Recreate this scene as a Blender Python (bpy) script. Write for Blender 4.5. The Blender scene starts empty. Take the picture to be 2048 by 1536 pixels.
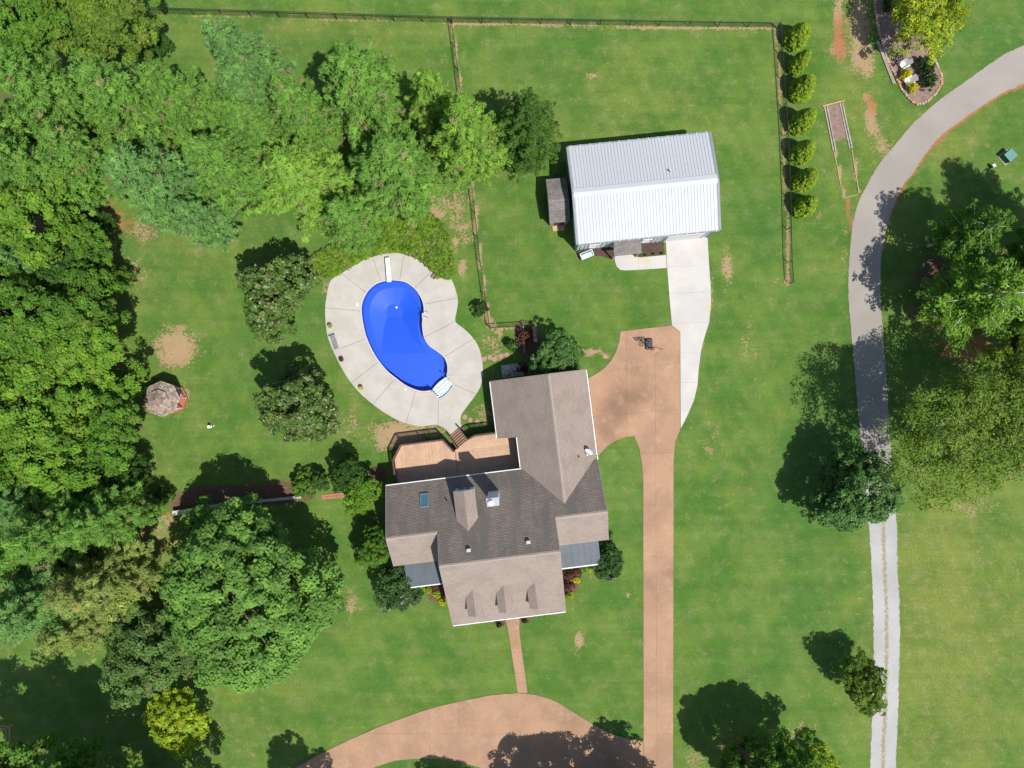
import bpy, bmesh, math, random
import numpy as np
from mathutils import Vector, Matrix

# ------------------------------------------------------------------ camera, sky, sun, exposure
C = bpy.context.scene.collection
scn = bpy.context.scene
CAM_H = 72.0                       # height of the drone above the lawn
MPP = 0.05                         # metres on the ground per photo pixel
cam = bpy.data.cameras.new('camera')
cam_o = bpy.data.objects.new('camera', cam); C.objects.link(cam_o)
cam.sensor_width = 36.0; cam.lens = 36.0 * CAM_H / (2048 * MPP)
cam_o.location = (0, 0, CAM_H); cam_o.rotation_euler = (0, 0, 0)
cam.clip_end = 3000.0
scn.camera = cam_o
SUN_EL, SUN_AZ = 61.0, 137.0       # sun stands in the south-east, shadows run to the north-west
w = bpy.data.worlds.new('World'); scn.world = w; w.use_nodes = True
nt = w.node_tree; bg = nt.nodes['Background']
sky = nt.nodes.new('ShaderNodeTexSky'); sky.sky_type = 'NISHITA'; sky.sun_disc = False
sky.sun_elevation = math.radians(SUN_EL); sky.sun_rotation = math.radians(SUN_AZ)
nt.links.new(sky.outputs[0], bg.inputs[0]); bg.inputs[1].default_value = 0.095
sun = bpy.data.lights.new('sun', 'SUN'); sun.energy = 4.2; sun.angle = math.radians(0.5); sun.color = (1.0, 0.955, 0.88)
sun_o = bpy.data.objects.new('sun', sun); C.objects.link(sun_o); sun_o.location = (30, -32, 90)
ce, az = math.cos(math.radians(SUN_EL)), math.radians(SUN_AZ)
to_sun = Vector((math.sin(az) * ce, math.cos(az) * ce, math.sin(math.radians(SUN_EL))))
sun_o.rotation_euler = (-to_sun).to_track_quat('-Z', 'Y').to_euler()
vs = scn.view_settings; vs.view_transform = 'Standard'; vs.look = 'None'; vs.gamma = 1; vs.use_curve_mapping = False
vs.exposure = 0.66
scn.cycles.max_bounces = 8; scn.cycles.transparent_max_bounces = 12

rnd = random.Random(7)
RNG = np.random.default_rng(11)
PI = math.pi

def P(px, py, z=0.0):
    k = MPP * (CAM_H - z) / CAM_H
    return ((px - 1024) * k, -(py - 768) * k, z)

# ------------------------------------------------------------------ materials
MATS = {}
def N(nt, t, **kw):
    n = nt.nodes.new(t)
    for k, v in kw.items():
        setattr(n, k, v)
    return n

def new_mat(name):
    m = bpy.data.materials.new(name); m.use_nodes = True
    nt = m.node_tree; b = nt.nodes['Principled BSDF']
    MATS[name] = m
    return m, nt, b

def mix(nt, a, b, fac, mode='MIX'):
    n = N(nt, 'ShaderNodeMix', data_type='RGBA', blend_type=mode)
    for i, v in ((0, fac), (6, a), (7, b)):
        if isinstance(v, (int, float)): n.inputs[i].default_value = v
        elif isinstance(v, tuple): n.inputs[i].default_value = (*v[:3], 1)
        else: nt.links.new(v, n.inputs[i])
    return n.outputs[2]

def math_n(nt, op, a, b=0.0, clamp=False):
    n = N(nt, 'ShaderNodeMath', operation=op); n.use_clamp = clamp
    for i, v in ((0, a), (1, b)):
        if isinstance(v, (int, float)): n.inputs[i].default_value = v
        else: nt.links.new(v, n.inputs[i])
    return n.outputs[0]

def noise(nt, vec, scale, detail=3.0, rough=0.55, stretch=None):
    if stretch:
        mp = N(nt, 'ShaderNodeMapping'); mp.inputs['Scale'].default_value = stretch
        nt.links.new(vec, mp.inputs[0]); vec = mp.outputs[0]
    n = N(nt, 'ShaderNodeTexNoise'); n.inputs['Scale'].default_value = scale
    n.inputs['Detail'].default_value = detail; n.inputs['Roughness'].default_value = rough
    nt.links.new(vec, n.inputs['Vector'])
    return n.outputs[0]

def rng_map(nt, v, a, b, c=0.0, d=1.0):
    n = N(nt, 'ShaderNodeMapRange'); n.interpolation_type = 'SMOOTHSTEP'
    nt.links.new(v, n.inputs[0])
    for i, x in ((1, a), (2, b), (3, c), (4, d)): n.inputs[i].default_value = x
    return n.outputs[0]

def simple(name, c1, c2=None, rough=0.7, scale=3.0, metal=0.0, bump=0.0, spec=0.4, scale2=None, island=0.0, fine=0.0):
    """two-tone noise material in object space; island = brightness change per loose piece; fine = grain"""
    m, nt, b = new_mat(name)
    b.inputs['Roughness'].default_value = rough; b.inputs['Metallic'].default_value = metal
    b.inputs['Specular IOR Level'].default_value = spec
    pos = N(nt, 'ShaderNodeNewGeometry').outputs['Position']
    c2 = c2 or tuple(x * 0.8 for x in c1)
    n1 = noise(nt, pos, scale, 4.0)
    col = mix(nt, c1, c2, rng_map(nt, n1, 0.35, 0.65))
    if scale2:
        n2 = noise(nt, pos, scale2, 3.0)
        col = mix(nt, col, mix(nt, col, (0.5, 0.48, 0.45), 1.0, 'MULTIPLY'), rng_map(nt, n2, 0.5, 0.75, 0, 0.6))
    if fine:
        n3 = noise(nt, pos, 11.0, 2.0)
        n4 = noise(nt, pos, 40.0, 1.0)
        s = math_n(nt, 'ADD', math_n(nt, 'MULTIPLY', math_n(nt, 'SUBTRACT', n3, 0.5), fine * 2.2), math_n(nt, 'MULTIPLY', math_n(nt, 'SUBTRACT', n4, 0.5), fine * 1.6))
        br = N(nt, 'ShaderNodeHueSaturation'); nt.links.new(col, br.inputs['Color'])
        nt.links.new(math_n(nt, 'ADD', s, 1.0), br.inputs['Value']); col = br.outputs[0]
    if island:
        g = N(nt, 'ShaderNodeNewGeometry').outputs['Random Per Island']
        br = N(nt, 'ShaderNodeHueSaturation'); nt.links.new(col, br.inputs['Color'])
        nt.links.new(math_n(nt, 'ADD', math_n(nt, 'MULTIPLY', math_n(nt, 'SUBTRACT', g, 0.5), island), 1.0), br.inputs['Value']); col = br.outputs[0]
    nt.links.new(col, b.inputs['Base Color'])
    if bump:
        bp = N(nt, 'ShaderNodeBump'); bp.inputs['Strength'].default_value = bump; bp.inputs['Distance'].default_value = 0.03
        nt.links.new(noise(nt, pos, 25.0, 3.0), bp.inputs['Height']); nt.links.new(bp.outputs[0], b.inputs['Normal'])
    return m

def stained_concrete():
    m = MATS['concrete_new']; nt = m.node_tree; b = nt.nodes['Principled BSDF']
    src = b.inputs['Base Color'].links[0].from_socket
    pos = N(nt, 'ShaderNodeNewGeometry').outputs['Position']
    c = mix(nt, src, (0.42, 0.33, 0.21), rng_map(nt, noise(nt, pos, 0.42, 5.0, 0.6), 0.52, 0.72, 0, 0.6))
    c = mix(nt, c, (0.33, 0.34, 0.34), rng_map(nt, noise(nt, pos, 0.33, 5.0, 0.65, stretch=(1, 0.8, 3)), 0.50, 0.70, 0, 0.5))
    nt.links.new(c, b.inputs['Base Color'])

def shingle(name, c1, c2, stain=None, amount=0.0, row=0.15, mortar=0.013):
    m, nt, b = new_mat(name)
    b.inputs['Roughness'].default_value = 0.9; b.inputs['Specular IOR Level'].default_value = 0.25
    uv = N(nt, 'ShaderNodeUVMap').outputs[0]
    br = N(nt, 'ShaderNodeTexBrick')
    nt.links.new(uv, br.inputs['Vector'])
    br.inputs['Scale'].default_value = 1.0; br.inputs['Brick Width'].default_value = 0.34; br.inputs['Row Height'].default_value = row
    br.inputs['Mortar Size'].default_value = mortar; br.inputs['Mortar Smooth'].default_value = 0.3
    br.inputs['Color1'].default_value = (*c1, 1); br.inputs['Color2'].default_value = (*c2, 1)
    br.inputs['Mortar'].default_value = (*[x * 0.6 for x in c2], 1)
    col = br.outputs[0]
    n1 = noise(nt, uv, 0.5, 4.0)
    col = mix(nt, col, mix(nt, col, (0.86, 0.85, 0.84), 1.0, 'MULTIPLY'), rng_map(nt, n1, 0.4, 0.7))
    n3 = noise(nt, uv, 14.0, 2.0)
    col = mix(nt, mix(nt, col, (0.84, 0.84, 0.85), 1.0, 'MULTIPLY'), mix(nt, col, (1.13, 1.12, 1.1), 1.0, 'MULTIPLY'), rng_map(nt, n3, 0.3, 0.7))
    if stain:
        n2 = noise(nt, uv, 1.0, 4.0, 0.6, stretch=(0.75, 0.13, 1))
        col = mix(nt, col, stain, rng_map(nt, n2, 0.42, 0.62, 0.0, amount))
    nt.links.new(col, b.inputs['Base Color'])
    bp = N(nt, 'ShaderNodeBump'); bp.inputs['Strength'].default_value = 0.5; bp.inputs['Distance'].default_value = 0.012
    nt.links.new(br.outputs[1], bp.inputs['Height']); bp.invert = True
    nt.links.new(bp.outputs[0], b.inputs['Normal'])
    return m

def foliage(name, mid, special=None, share=0.0, dark=0.48, light=1.45, trans=0.42, rough=0.65, spec=0.25):
    m, nt, b = new_mat(name)
    at = N(nt, 'ShaderNodeAttribute', attribute_name='tint').outputs['Fac']
    cr = N(nt, 'ShaderNodeValToRGB'); nt.links.new(at, cr.inputs[0])
    e = cr.color_ramp.elements
    e[0].position = 0.0; e[0].color = (*[c * dark for c in mid], 1)
    e[1].position = 0.5; e[1].color = (*mid, 1)
    x = e.new(0.93); x.color = (mid[0] * light * 1.12, mid[1] * light, mid[2] * light * 0.9, 1)
    if special:
        y = e.new(0.955); y.color = (*special, 1)
    nt.links.new(cr.outputs[0], b.inputs['Base Color'])
    b.inputs['Roughness'].default_value = rough; b.inputs['Specular IOR Level'].default_value = spec
    tr = N(nt, 'ShaderNodeBsdfTranslucent')
    nt.links.new(mix(nt, cr.outputs[0], (1.25, 1.3, 0.6), 1.0, 'MULTIPLY'), tr.inputs[0])
    mx = N(nt, 'ShaderNodeMixShader'); mx.inputs[0].default_value = trans
    nt.links.new(b.outputs[0], mx.inputs[1]); nt.links.new(tr.outputs[0], mx.inputs[2])
    nt.links.new(mx.outputs[0], nt.nodes['Material Output'].inputs[0])
    return m

# ------------------------------------------------------------------ mesh helpers
class MB:
    def __init__(s): s.v = []; s.f = []; s.uv = {}
    def quad(s, *p):
        i = len(s.v); s.v += [tuple(q) for q in p]; s.f.append(tuple(range(i, i + len(p)))); return s
    def box(s, c, d, rz=0.0, ax=None):
        """box: centre, size, rotation about z or a full 3x3 axis matrix"""
        M = ax or Matrix.Rotation(rz, 3, 'Z')
        i = len(s.v)
        for x, y, z in ((-1,-1,-1),(1,-1,-1),(1,1,-1),(-1,1,-1),(-1,-1,1),(1,-1,1),(1,1,1),(-1,1,1)):
            p = M @ Vector((x * d[0] / 2, y * d[1] / 2, z * d[2] / 2)); s.v.append((p.x + c[0], p.y + c[1], p.z + c[2]))
        for f in ((0,3,2,1),(4,5,6,7),(0,1,5,4),(1,2,6,5),(2,3,7,6),(3,0,4,7)): s.f.append(tuple(i + k for k in f))
        return s
    def bar(s, a, b, w, h):
        """box beam from a to b, w wide, h deep"""
        a, b = Vector(a), Vector(b); d = b - a; L = d.length
        x = d.normalized(); up = Vector((0, 0, 1)) if abs(x.z) < 0.95 else Vector((0, 1, 0))
        y = up.cross(x).normalized(); z = x.cross(y)
        return s.box((a + b) / 2, (L, w, h), ax=Matrix((x, y, z)).transposed())
    def tube(s, a, b, r0, r1=None, n=8, cap=True):
        a, b = Vector(a), Vector(b); r1 = r0 if r1 is None else r1
        d = (b - a).normalized(); t = Vector((1, 0, 0)) if abs(d.x) < 0.8 else Vector((0, 1, 0))
        x = d.cross(t).normalized(); y = d.cross(x); i = len(s.v)
        for k in range(n):
            q = x * math.cos(2 * PI * k / n) + y * math.sin(2 * PI * k / n)
            s.v.append(tuple(a + q * r0)); s.v.append(tuple(b + q * r1))
        for k in range(n):
            j = (k + 1) % n; s.f.append((i + 2 * k, i + 2 * j, i + 2 * j + 1, i + 2 * k + 1))
        if cap:
            s.f.append(tuple(i + 2 * k for k in range(n))); s.f.append(tuple(i + 2 * k + 1 for k in reversed(range(n))))
        return s
    def path(s, pts, r, n=6):
        for a, b in zip(pts, pts[1:]): s.tube(a, b, r, r, n)
        return s
    def lathe(s, prof, n=16, c=(0, 0, 0), rot=0.0):
        i = len(s.v)
        for r, z in prof:
            for k in range(n):
                a = 2 * PI * k / n + rot; s.v.append((c[0] + r * math.cos(a), c[1] + r * math.sin(a), c[2] + z))
        for j in range(len(prof) - 1):
            for k in range(n):
                l = (k + 1) % n; s.f.append((i + j * n + k, i + j * n + l, i + (j + 1) * n + l, i + (j + 1) * n + k))
        s.f.append(tuple(i + k for k in reversed(range(n)))); s.f.append(tuple(i + (len(prof) - 1) * n + k for k in range(n)))
        return s
    def prism(s, poly, z0, z1):
        n = len(poly); i = len(s.v)
        s.v += [(p[0], p[1], z0) for p in poly] + [(p[0], p[1], z1) for p in poly]
        s.f.append(tuple(i + k for k in reversed(range(n)))); s.f.append(tuple(i + n + k for k in range(n)))
        for k in range(n):
            j = (k + 1) % n; s.f.append((i + k, i + j, i + n + j, i + n + k))
        return s
    def extrude(s, poly3, d):
        """polygon of 3-D points swept by vector d"""
        n = len(poly3); i = len(s.v)
        s.v += [tuple(p) for p in poly3] + [tuple(Vector(p) + Vector(d)) for p in poly3]
        s.f.append(tuple(i + k for k in range(n))); s.f.append(tuple(i + n + k for k in reversed(range(n))))
        for k in range(n):
            j = (k + 1) % n; s.f.append((i + k, i + n + k, i + n + j, i + j))
        return s
    def build(s, name, mat, parent=None, off=(0, 0, 0), smooth=False, slope_uv=None, loc=None, bevel=0.0, kind=None):
        me = bpy.data.meshes.new(name)
        me.from_pydata([(v[0] - off[0], v[1] - off[1], v[2] - off[2]) for v in s.v], [], s.f)
        bm = bmesh.new(); bm.from_mesh(me)
        bmesh.ops.recalc_face_normals(bm, faces=bm.faces)
        if bevel: bmesh.ops.bevel(bm, geom=list(bm.edges), offset=bevel, segments=1, affect='EDGES')
        bm.to_mesh(me); bm.free()
        if smooth:
            for p in me.polygons: p.use_smooth = True
        if slope_uv:
            ex, ey = Vector(slope_uv[0]), Vector(slope_uv[1])
            uv = me.uv_layers.new(name='UVMap')
            for l in me.loops:
                co = me.vertices[l.vertex_index].co; uv.data[l.index].uv = (co.dot(ex), co.dot(ey))
        me.materials.append(MATS[mat] if isinstance(mat, str) else mat)
        o = bpy.data.objects.new(name, me); C.objects.link(o)
        if parent: o.parent = parent
        if loc: o.location = loc
        if kind: o['kind'] = kind
        return o

def tag(o, label=None, cat=None, group=None, kind=None):
    for k, v in (('label', label), ('category', cat), ('group', group), ('kind', kind)):
        if v: o[k] = v
    return o

def thing(name, label, cat, loc, rz=0.0, group=None, kind=None):
    o = bpy.data.objects.new(name, None); C.objects.link(o)
    o.empty_display_size = 0.3
    o.location = loc if len(loc) == 3 else (*loc, 0); o.rotation_euler = (0, 0, rz)
    return tag(o, label, cat, group, kind)

def copy_tree(o, parent=None):
    c = o.copy(); C.objects.link(c)
    if parent: c.parent = parent
    for ch in list(o.children): copy_tree(ch, c)
    return c

def spline(pts, closed=True, sub=8):
    n = len(pts); out = []
    rng = range(n if closed else n - 1)
    for i in rng:
        if closed: a, b, c, d = (Vector(pts[(i + k) % n]) for k in (-1, 0, 1, 2))
        else: a, b, c, d = Vector(pts[max(i - 1, 0)]), Vector(pts[i]), Vector(pts[i + 1]), Vector(pts[min(i + 2, n - 1)])
        for k in range(sub):
            t = k / sub
            out.append(0.5 * ((2 * b) + (c - a) * t + (2 * a - 5 * b + 4 * c - d) * t * t + (3 * b - a - 3 * c + d) * t ** 3))
    if not closed: out.append(Vector(pts[-1]))
    return out

def gpx(pts, z=0.0): return [Vector(P(x, y, z)[:2]) for x, y in pts]

def slabs(parent, poly, cuts, z0, z1, mat, name, gap=0.007):
    """cut an outline by vertical planes; every piece becomes its own slab with an open joint round it"""
    bm = bmesh.new()
    bm.faces.new([bm.verts.new((p[0], p[1], 0)) for p in poly])
    bmesh.ops.recalc_face_normals(bm, faces=bm.faces)
    for a, b in cuts:
        a, b = Vector((*a, 0)), Vector((*b, 0)); d = (b - a).normalized()
        bmesh.ops.bisect_plane(bm, geom=list(bm.verts) + list(bm.edges) + list(bm.faces), plane_co=a, plane_no=(-d.y, d.x, 0))
    loc = parent.matrix_basis.translation
    for f in list(bm.faces):
        vsx = [v.co.copy() for v in f.verts]
        if f.normal.z < 0: vsx.reverse()
        n = len(vsx); q = []
        for i in range(n):
            a, b, c = vsx[i - 1], vsx[i], vsx[(i + 1) % n]
            e1, e2 = (b - a).normalized(), (c - b).normalized()
            nn = Vector((-e1.y - e2.y, e1.x + e2.x, 0))
            q.append(b + nn.normalized() * gap if nn.length > 1e-3 else b)
        m = MB(); m.prism([(p.x - loc.x, p.y - loc.y) for p in q], z0, z1)
        m.build(name, mat, parent)
    bm.free()

def strip(L, R, z, mat, name, kind='structure', across=True):
    """a road: two edge lines joined by cross rows of 9 points; the attribute 'across' runs 0..1 from edge to edge"""
    me = bpy.data.meshes.new(name); v = []; f = []; ac = []
    K = 9
    for a, b in zip(L, R):
        for k in range(K):
            p = a.lerp(b, k / (K - 1)); v.append((p.x, p.y, z)); ac.append(k / (K - 1))
    n = len(L)
    for i in range(n - 1):
        for k in range(K - 1):
            f.append((i * K + k, i * K + k + 1, (i + 1) * K + k + 1, (i + 1) * K + k))
    i = len(v)
    for a, b in zip(L, R): v += [(a.x, a.y, -0.05), (b.x, b.y, -0.05)]; ac += [0, 1]
    for j in range(n - 1):
        f.append((i + 2 * j, j * K, (j + 1) * K, i + 2 * j + 2)); f.append((j * K + K - 1, i + 2 * j + 1, i + 2 * j + 3, (j + 1) * K + K - 1))
    me.from_pydata(v, [], f)
    bm = bmesh.new(); bm.from_mesh(me); bmesh.ops.recalc_face_normals(bm, faces=bm.faces); bm.to_mesh(me); bm.free()
    at = me.attributes.new('across', 'FLOAT', 'POINT'); at.data.foreach_set('value', ac)
    me.materials.append(MATS[mat]); o = bpy.data.objects.new(name, me); C.objects.link(o)
    return tag(o, kind=kind)

# ------------------------------------------------------------------ material library
simple('concrete_pale', (0.372, 0.353, 0.323), (0.328, 0.310, 0.279), 0.85, 0.6, fine=0.10, bump=0.15)
simple('concrete_new', (0.421, 0.402, 0.371), (0.371, 0.359, 0.346), 0.8, 0.35, fine=0.09, bump=0.1)
simple('aggregate', (0.318, 0.192, 0.118), (0.258, 0.157, 0.100), 0.9, 0.28, scale2=0.13, fine=0.2, bump=0.4)
def worn_aggregate():
    m = MATS['aggregate']; nt = m.node_tree; b = nt.nodes['Principled BSDF']
    src = b.inputs['Base Color'].links[0].from_socket
    pos = N(nt, 'ShaderNodeNewGeometry').outputs['Position']
    c = mix(nt, src, (0.36, 0.26, 0.185), rng_map(nt, noise(nt, pos, 0.8, 6.0, 0.7), 0.5, 0.75, 0, 0.55))
    c = mix(nt, c, (0.17, 0.115, 0.08), rng_map(nt, noise(nt, pos, 1.6, 6.0, 0.75, stretch=(1.4, 0.35, 1)), 0.56, 0.76, 0, 0.5))
    nt.links.new(c, b.inputs['Base Color'])
worn_aggregate()
simple('white_paint', (0.577, 0.577, 0.562), (0.518, 0.518, 0.511), 0.5, 1.2)
simple('white_plastic', (0.607, 0.607, 0.607), (0.562, 0.562, 0.570), 0.35, 2.0)
simple('siding_blue', (0.44, 0.52, 0.55), (0.38, 0.46, 0.49), 0.6, 1.0)
simple('brick_wall', (0.244, 0.148, 0.111), (0.192, 0.111, 0.081), 0.85, 5.0)
simple('trim_slate', (0.20, 0.215, 0.235), (0.17, 0.185, 0.205), 0.7, 1.0)
simple('trim_pale', (0.60, 0.64, 0.66), (0.54, 0.58, 0.60), 0.5, 1.5)
simple('dark_metal', (0.02, 0.022, 0.025), (0.03, 0.03, 0.032), 0.45, 3.0, metal=0.2)
simple('porch_metal', (0.063, 0.078, 0.092), (0.052, 0.063, 0.074), 0.5, 0.7, metal=0.15)
simple('grey_metal', (0.244, 0.266, 0.289), (0.200, 0.222, 0.244), 0.4, 1.0, metal=0.35)
simple('chrome', (0.72, 0.74, 0.76), (0.62, 0.64, 0.66), 0.2, 3.0, metal=0.8)
simple('roof_metal', (0.372, 0.390, 0.409), (0.347, 0.365, 0.390), 0.55, 0.15, spec=0.4)
simple('seam_metal', (0.33, 0.355, 0.38), (0.30, 0.325, 0.35), 0.5, 0.5)
simple('deck_board', (0.43, 0.275, 0.18), (0.37, 0.235, 0.155), 0.7, 1.4, island=0.16)
simple('rail_wood', (0.085, 0.05, 0.035), (0.06, 0.035, 0.025), 0.75, 3.0)
simple('stair_wood', (0.311, 0.185, 0.111), (0.252, 0.148, 0.089), 0.75, 2.0, island=0.2)
simple('timber_grey', (0.311, 0.281, 0.237), (0.237, 0.207, 0.170), 0.85, 2.5, fine=0.1)
simple('timber_tan', (0.414, 0.296, 0.170), (0.348, 0.237, 0.133), 0.8, 2.5, fine=0.1)
simple('glass', (0.02, 0.05, 0.07), (0.03, 0.06, 0.08), 0.06, 1.0, spec=0.8)
simple('skylight_glass', (0.04, 0.13, 0.17), (0.05, 0.15, 0.19), 0.05, 1.0, spec=0.9)
simple('soil', (0.16, 0.075, 0.045), (0.10, 0.05, 0.03), 0.95, 2.0, fine=0.25)
simple('mulch', (0.075, 0.045, 0.035), (0.05, 0.03, 0.024), 0.95, 4.0, fine=0.5, bump=0.8)
simple('mulch_pale', (0.222, 0.148, 0.122), (0.163, 0.111, 0.092), 0.95, 3.0, fine=0.5, bump=0.8)
simple('stone', (0.50, 0.33, 0.23), (0.42, 0.30, 0.23), 0.85, 1.2, fine=0.2)
simple('stone_pink', (0.326, 0.185, 0.141), (0.281, 0.163, 0.118), 0.9, 2.0, fine=0.15)
simple('stone_red', (0.355, 0.148, 0.096), (0.281, 0.118, 0.081), 0.9, 3.0, fine=0.2)
simple('floor_red', (0.340, 0.096, 0.056), (0.281, 0.081, 0.048), 0.75, 3.0, fine=0.1)
simple('shake', (0.275, 0.245, 0.215), (0.235, 0.165, 0.115), 0.9, 1.9, scale2=0.9, fine=0.35, bump=0.6, island=0.75)
simple('box_green', (0.096, 0.222, 0.192), (0.085, 0.200, 0.174), 0.45, 1.0)
simple('box_green_dark', (0.03, 0.10, 0.06), (0.025, 0.085, 0.05), 0.5, 1.0)
simple('bark', (0.17, 0.125, 0.095), (0.11, 0.08, 0.06), 0.95, 4.0, bump=0.6)
simple('bark_pale', (0.48, 0.43, 0.37), (0.33, 0.29, 0.25), 0.9, 3.0)
simple('rubber_black', (0.02, 0.02, 0.022), (0.028, 0.028, 0.03), 0.5, 3.0)
simple('orange_metal', (0.60, 0.10, 0.04), (0.55, 0.09, 0.035), 0.5, 3.0)
simple('sling_grey', (0.17, 0.165, 0.17), (0.14, 0.135, 0.14), 0.8, 3.0)
simple('pot_grey', (0.23, 0.20, 0.19), (0.18, 0.16, 0.155), 0.8, 5.0)
simple('board_clear', (0.55, 0.56, 0.57), (0.5, 0.51, 0.52), 0.3, 2.0)
simple('bench_blue', (0.385, 0.488, 0.503), (0.340, 0.444, 0.466), 0.5, 2.0)
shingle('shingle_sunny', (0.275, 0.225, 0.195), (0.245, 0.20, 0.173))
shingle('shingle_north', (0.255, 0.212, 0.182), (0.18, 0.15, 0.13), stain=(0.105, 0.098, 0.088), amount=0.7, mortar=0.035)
shingle('shingle_grey', (0.19, 0.175, 0.168), (0.14, 0.13, 0.125), row=0.2)

def ground_mat():
    m, nt, b = new_mat('grass_lawn')
    b.inputs['Roughness'].default_value = 0.95; b.inputs['Specular IOR Level'].default_value = 0.15
    pos = N(nt, 'ShaderNodeNewGeometry').outputs['Position']
    sep = N(nt, 'ShaderNodeSeparateColor')
    at = N(nt, 'ShaderNodeAttribute', attribute_name='soil'); nt.links.new(at.outputs['Color'], sep.inputs[0])
    n0 = noise(nt, pos, 0.045, 3.0); n1 = noise(nt, pos, 0.22, 5.0, 0.65); n2 = noise(nt, pos, 1.1, 5.0, 0.65)
    n3 = noise(nt, pos, 4.5, 4.0, 0.7); n4 = noise(nt, pos, 16.0, 2.0, 0.7)
    col = mix(nt, (0.052, 0.118, 0.018), (0.092, 0.150, 0.027), rng_map(nt, n1, 0.36, 0.64))
    col = mix(nt, col, (0.043, 0.113, 0.023), rng_map(nt, n0, 0.5, 0.68, 0, 0.55))
    dry = math_n(nt, 'ADD', sep.outputs[2], math_n(nt, 'MULTIPLY', math_n(nt, 'SUBTRACT', n1, 0.5), 0.9))
    col = mix(nt, col, (0.142, 0.168, 0.035), rng_map(nt, dry, 0.1, 0.95, 0, 0.85))
    # thin spots where soil and straw show
    sp = math_n(nt, 'ADD', math_n(nt, 'MULTIPLY', n2, 0.62), math_n(nt, 'MULTIPLY', n3, 0.38))
    sp = math_n(nt, 'ADD', sp, math_n(nt, 'MULTIPLY', sep.outputs[2], 0.10))
    col = mix(nt, col, (0.145, 0.165, 0.060), rng_map(nt, noise(nt, pos, 0.55, 6.0, 0.72), 0.46, 0.70, 0, 0.45))
    col = mix(nt, col, (0.24, 0.185, 0.085), rng_map(nt, sp, 0.555, 0.72, 0, 0.45))
    wv = N(nt, 'ShaderNodeTexWave'); wv.inputs['Scale'].default_value = 0.19; wv.inputs['Distortion'].default_value = 4.0; wv.inputs['Detail'].default_value = 1.0; wv.inputs['Detail Scale'].default_value = 0.3
    mp = N(nt, 'ShaderNodeMapping'); mp.inputs['Rotation'].default_value = (0, 0, math.radians(-28)); nt.links.new(pos, mp.inputs[0]); nt.links.new(mp.outputs[0], wv.inputs[0])
    vv = math_n(nt, 'ADD', math_n(nt, 'MULTIPLY', math_n(nt, 'SUBTRACT', n3, 0.5), 0.75), math_n(nt, 'MULTIPLY', math_n(nt, 'SUBTRACT', n4, 0.5), 0.9))
    vv = math_n(nt, 'ADD', vv, math_n(nt, 'MULTIPLY', math_n(nt, 'SUBTRACT', wv.outputs[1], 0.5), 0.06))
    def streak(deg, sc):
        mq = N(nt, 'ShaderNodeMapping'); mq.inputs['Rotation'].default_value = (0, 0, math.radians(deg)); mq.inputs['Scale'].default_value = (0.05, 1.0, 1.0)
        nt.links.new(pos, mq.inputs[0]); return math_n(nt, 'SUBTRACT', noise(nt, mq.outputs[0], sc, 3.0, 0.6), 0.5)
    sw = rng_map(nt, n0, 0.47, 0.55)
    st = math_n(nt, 'ADD', math_n(nt, 'MULTIPLY', streak(-6, 1.1), math_n(nt, 'SUBTRACT', 1.0, sw)), math_n(nt, 'MULTIPLY', streak(-38, 1.1), sw))
    vv = math_n(nt, 'ADD', vv, math_n(nt, 'MULTIPLY', st, 0.48))
    vv = math_n(nt, 'ADD', vv, 1.0)
    hs = N(nt, 'ShaderNodeHueSaturation'); nt.links.new(col, hs.inputs['Color']); nt.links.new(vv, hs.inputs['Value']); col = hs.outputs[0]
    br = math_n(nt, 'ADD', math_n(nt, 'MULTIPLY', math_n(nt, 'SUBTRACT', n2, 0.5), 1.25), math_n(nt, 'MULTIPLY', math_n(nt, 'SUBTRACT', n3, 0.5), 1.5))
    br = math_n(nt, 'ADD', br, math_n(nt, 'MULTIPLY', math_n(nt, 'SUBTRACT', n4, 0.5), 0.9))
    dirt = mix(nt, (0.315, 0.212, 0.122), (0.265, 0.195, 0.11), rng_map(nt, n2, 0.4, 0.65))
    red = mix(nt, (0.32, 0.145, 0.065), (0.22, 0.10, 0.05), rng_map(nt, n3, 0.4, 0.65))
    dirt = mix(nt, dirt, red, rng_map(nt, at.outputs['Alpha'], 0.2, 0.7))
    dirt = mix(nt, mix(nt, dirt, (0.78, 0.78, 0.78), 1.0, 'MULTIPLY'), mix(nt, dirt, (1.15, 1.15, 1.12), 1.0, 'MULTIPLY'), n4)
    col = mix(nt, col, dirt, rng_map(nt, math_n(nt, 'ADD', sep.outputs[0], br), 0.41, 0.60))
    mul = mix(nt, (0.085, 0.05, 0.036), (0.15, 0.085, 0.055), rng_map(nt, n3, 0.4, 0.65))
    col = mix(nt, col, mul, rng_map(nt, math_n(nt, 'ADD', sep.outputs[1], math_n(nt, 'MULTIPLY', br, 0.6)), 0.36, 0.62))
    nt.links.new(col, b.inputs['Base Color'])
    bp = N(nt, 'ShaderNodeBump'); bp.inputs['Strength'].default_value = 0.55; bp.inputs['Distance'].default_value = 0.06
    nt.links.new(math_n(nt, 'ADD', n3, n4), bp.inputs['Height']); nt.links.new(bp.outputs[0], b.inputs['Normal'])
ground_mat()

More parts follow.
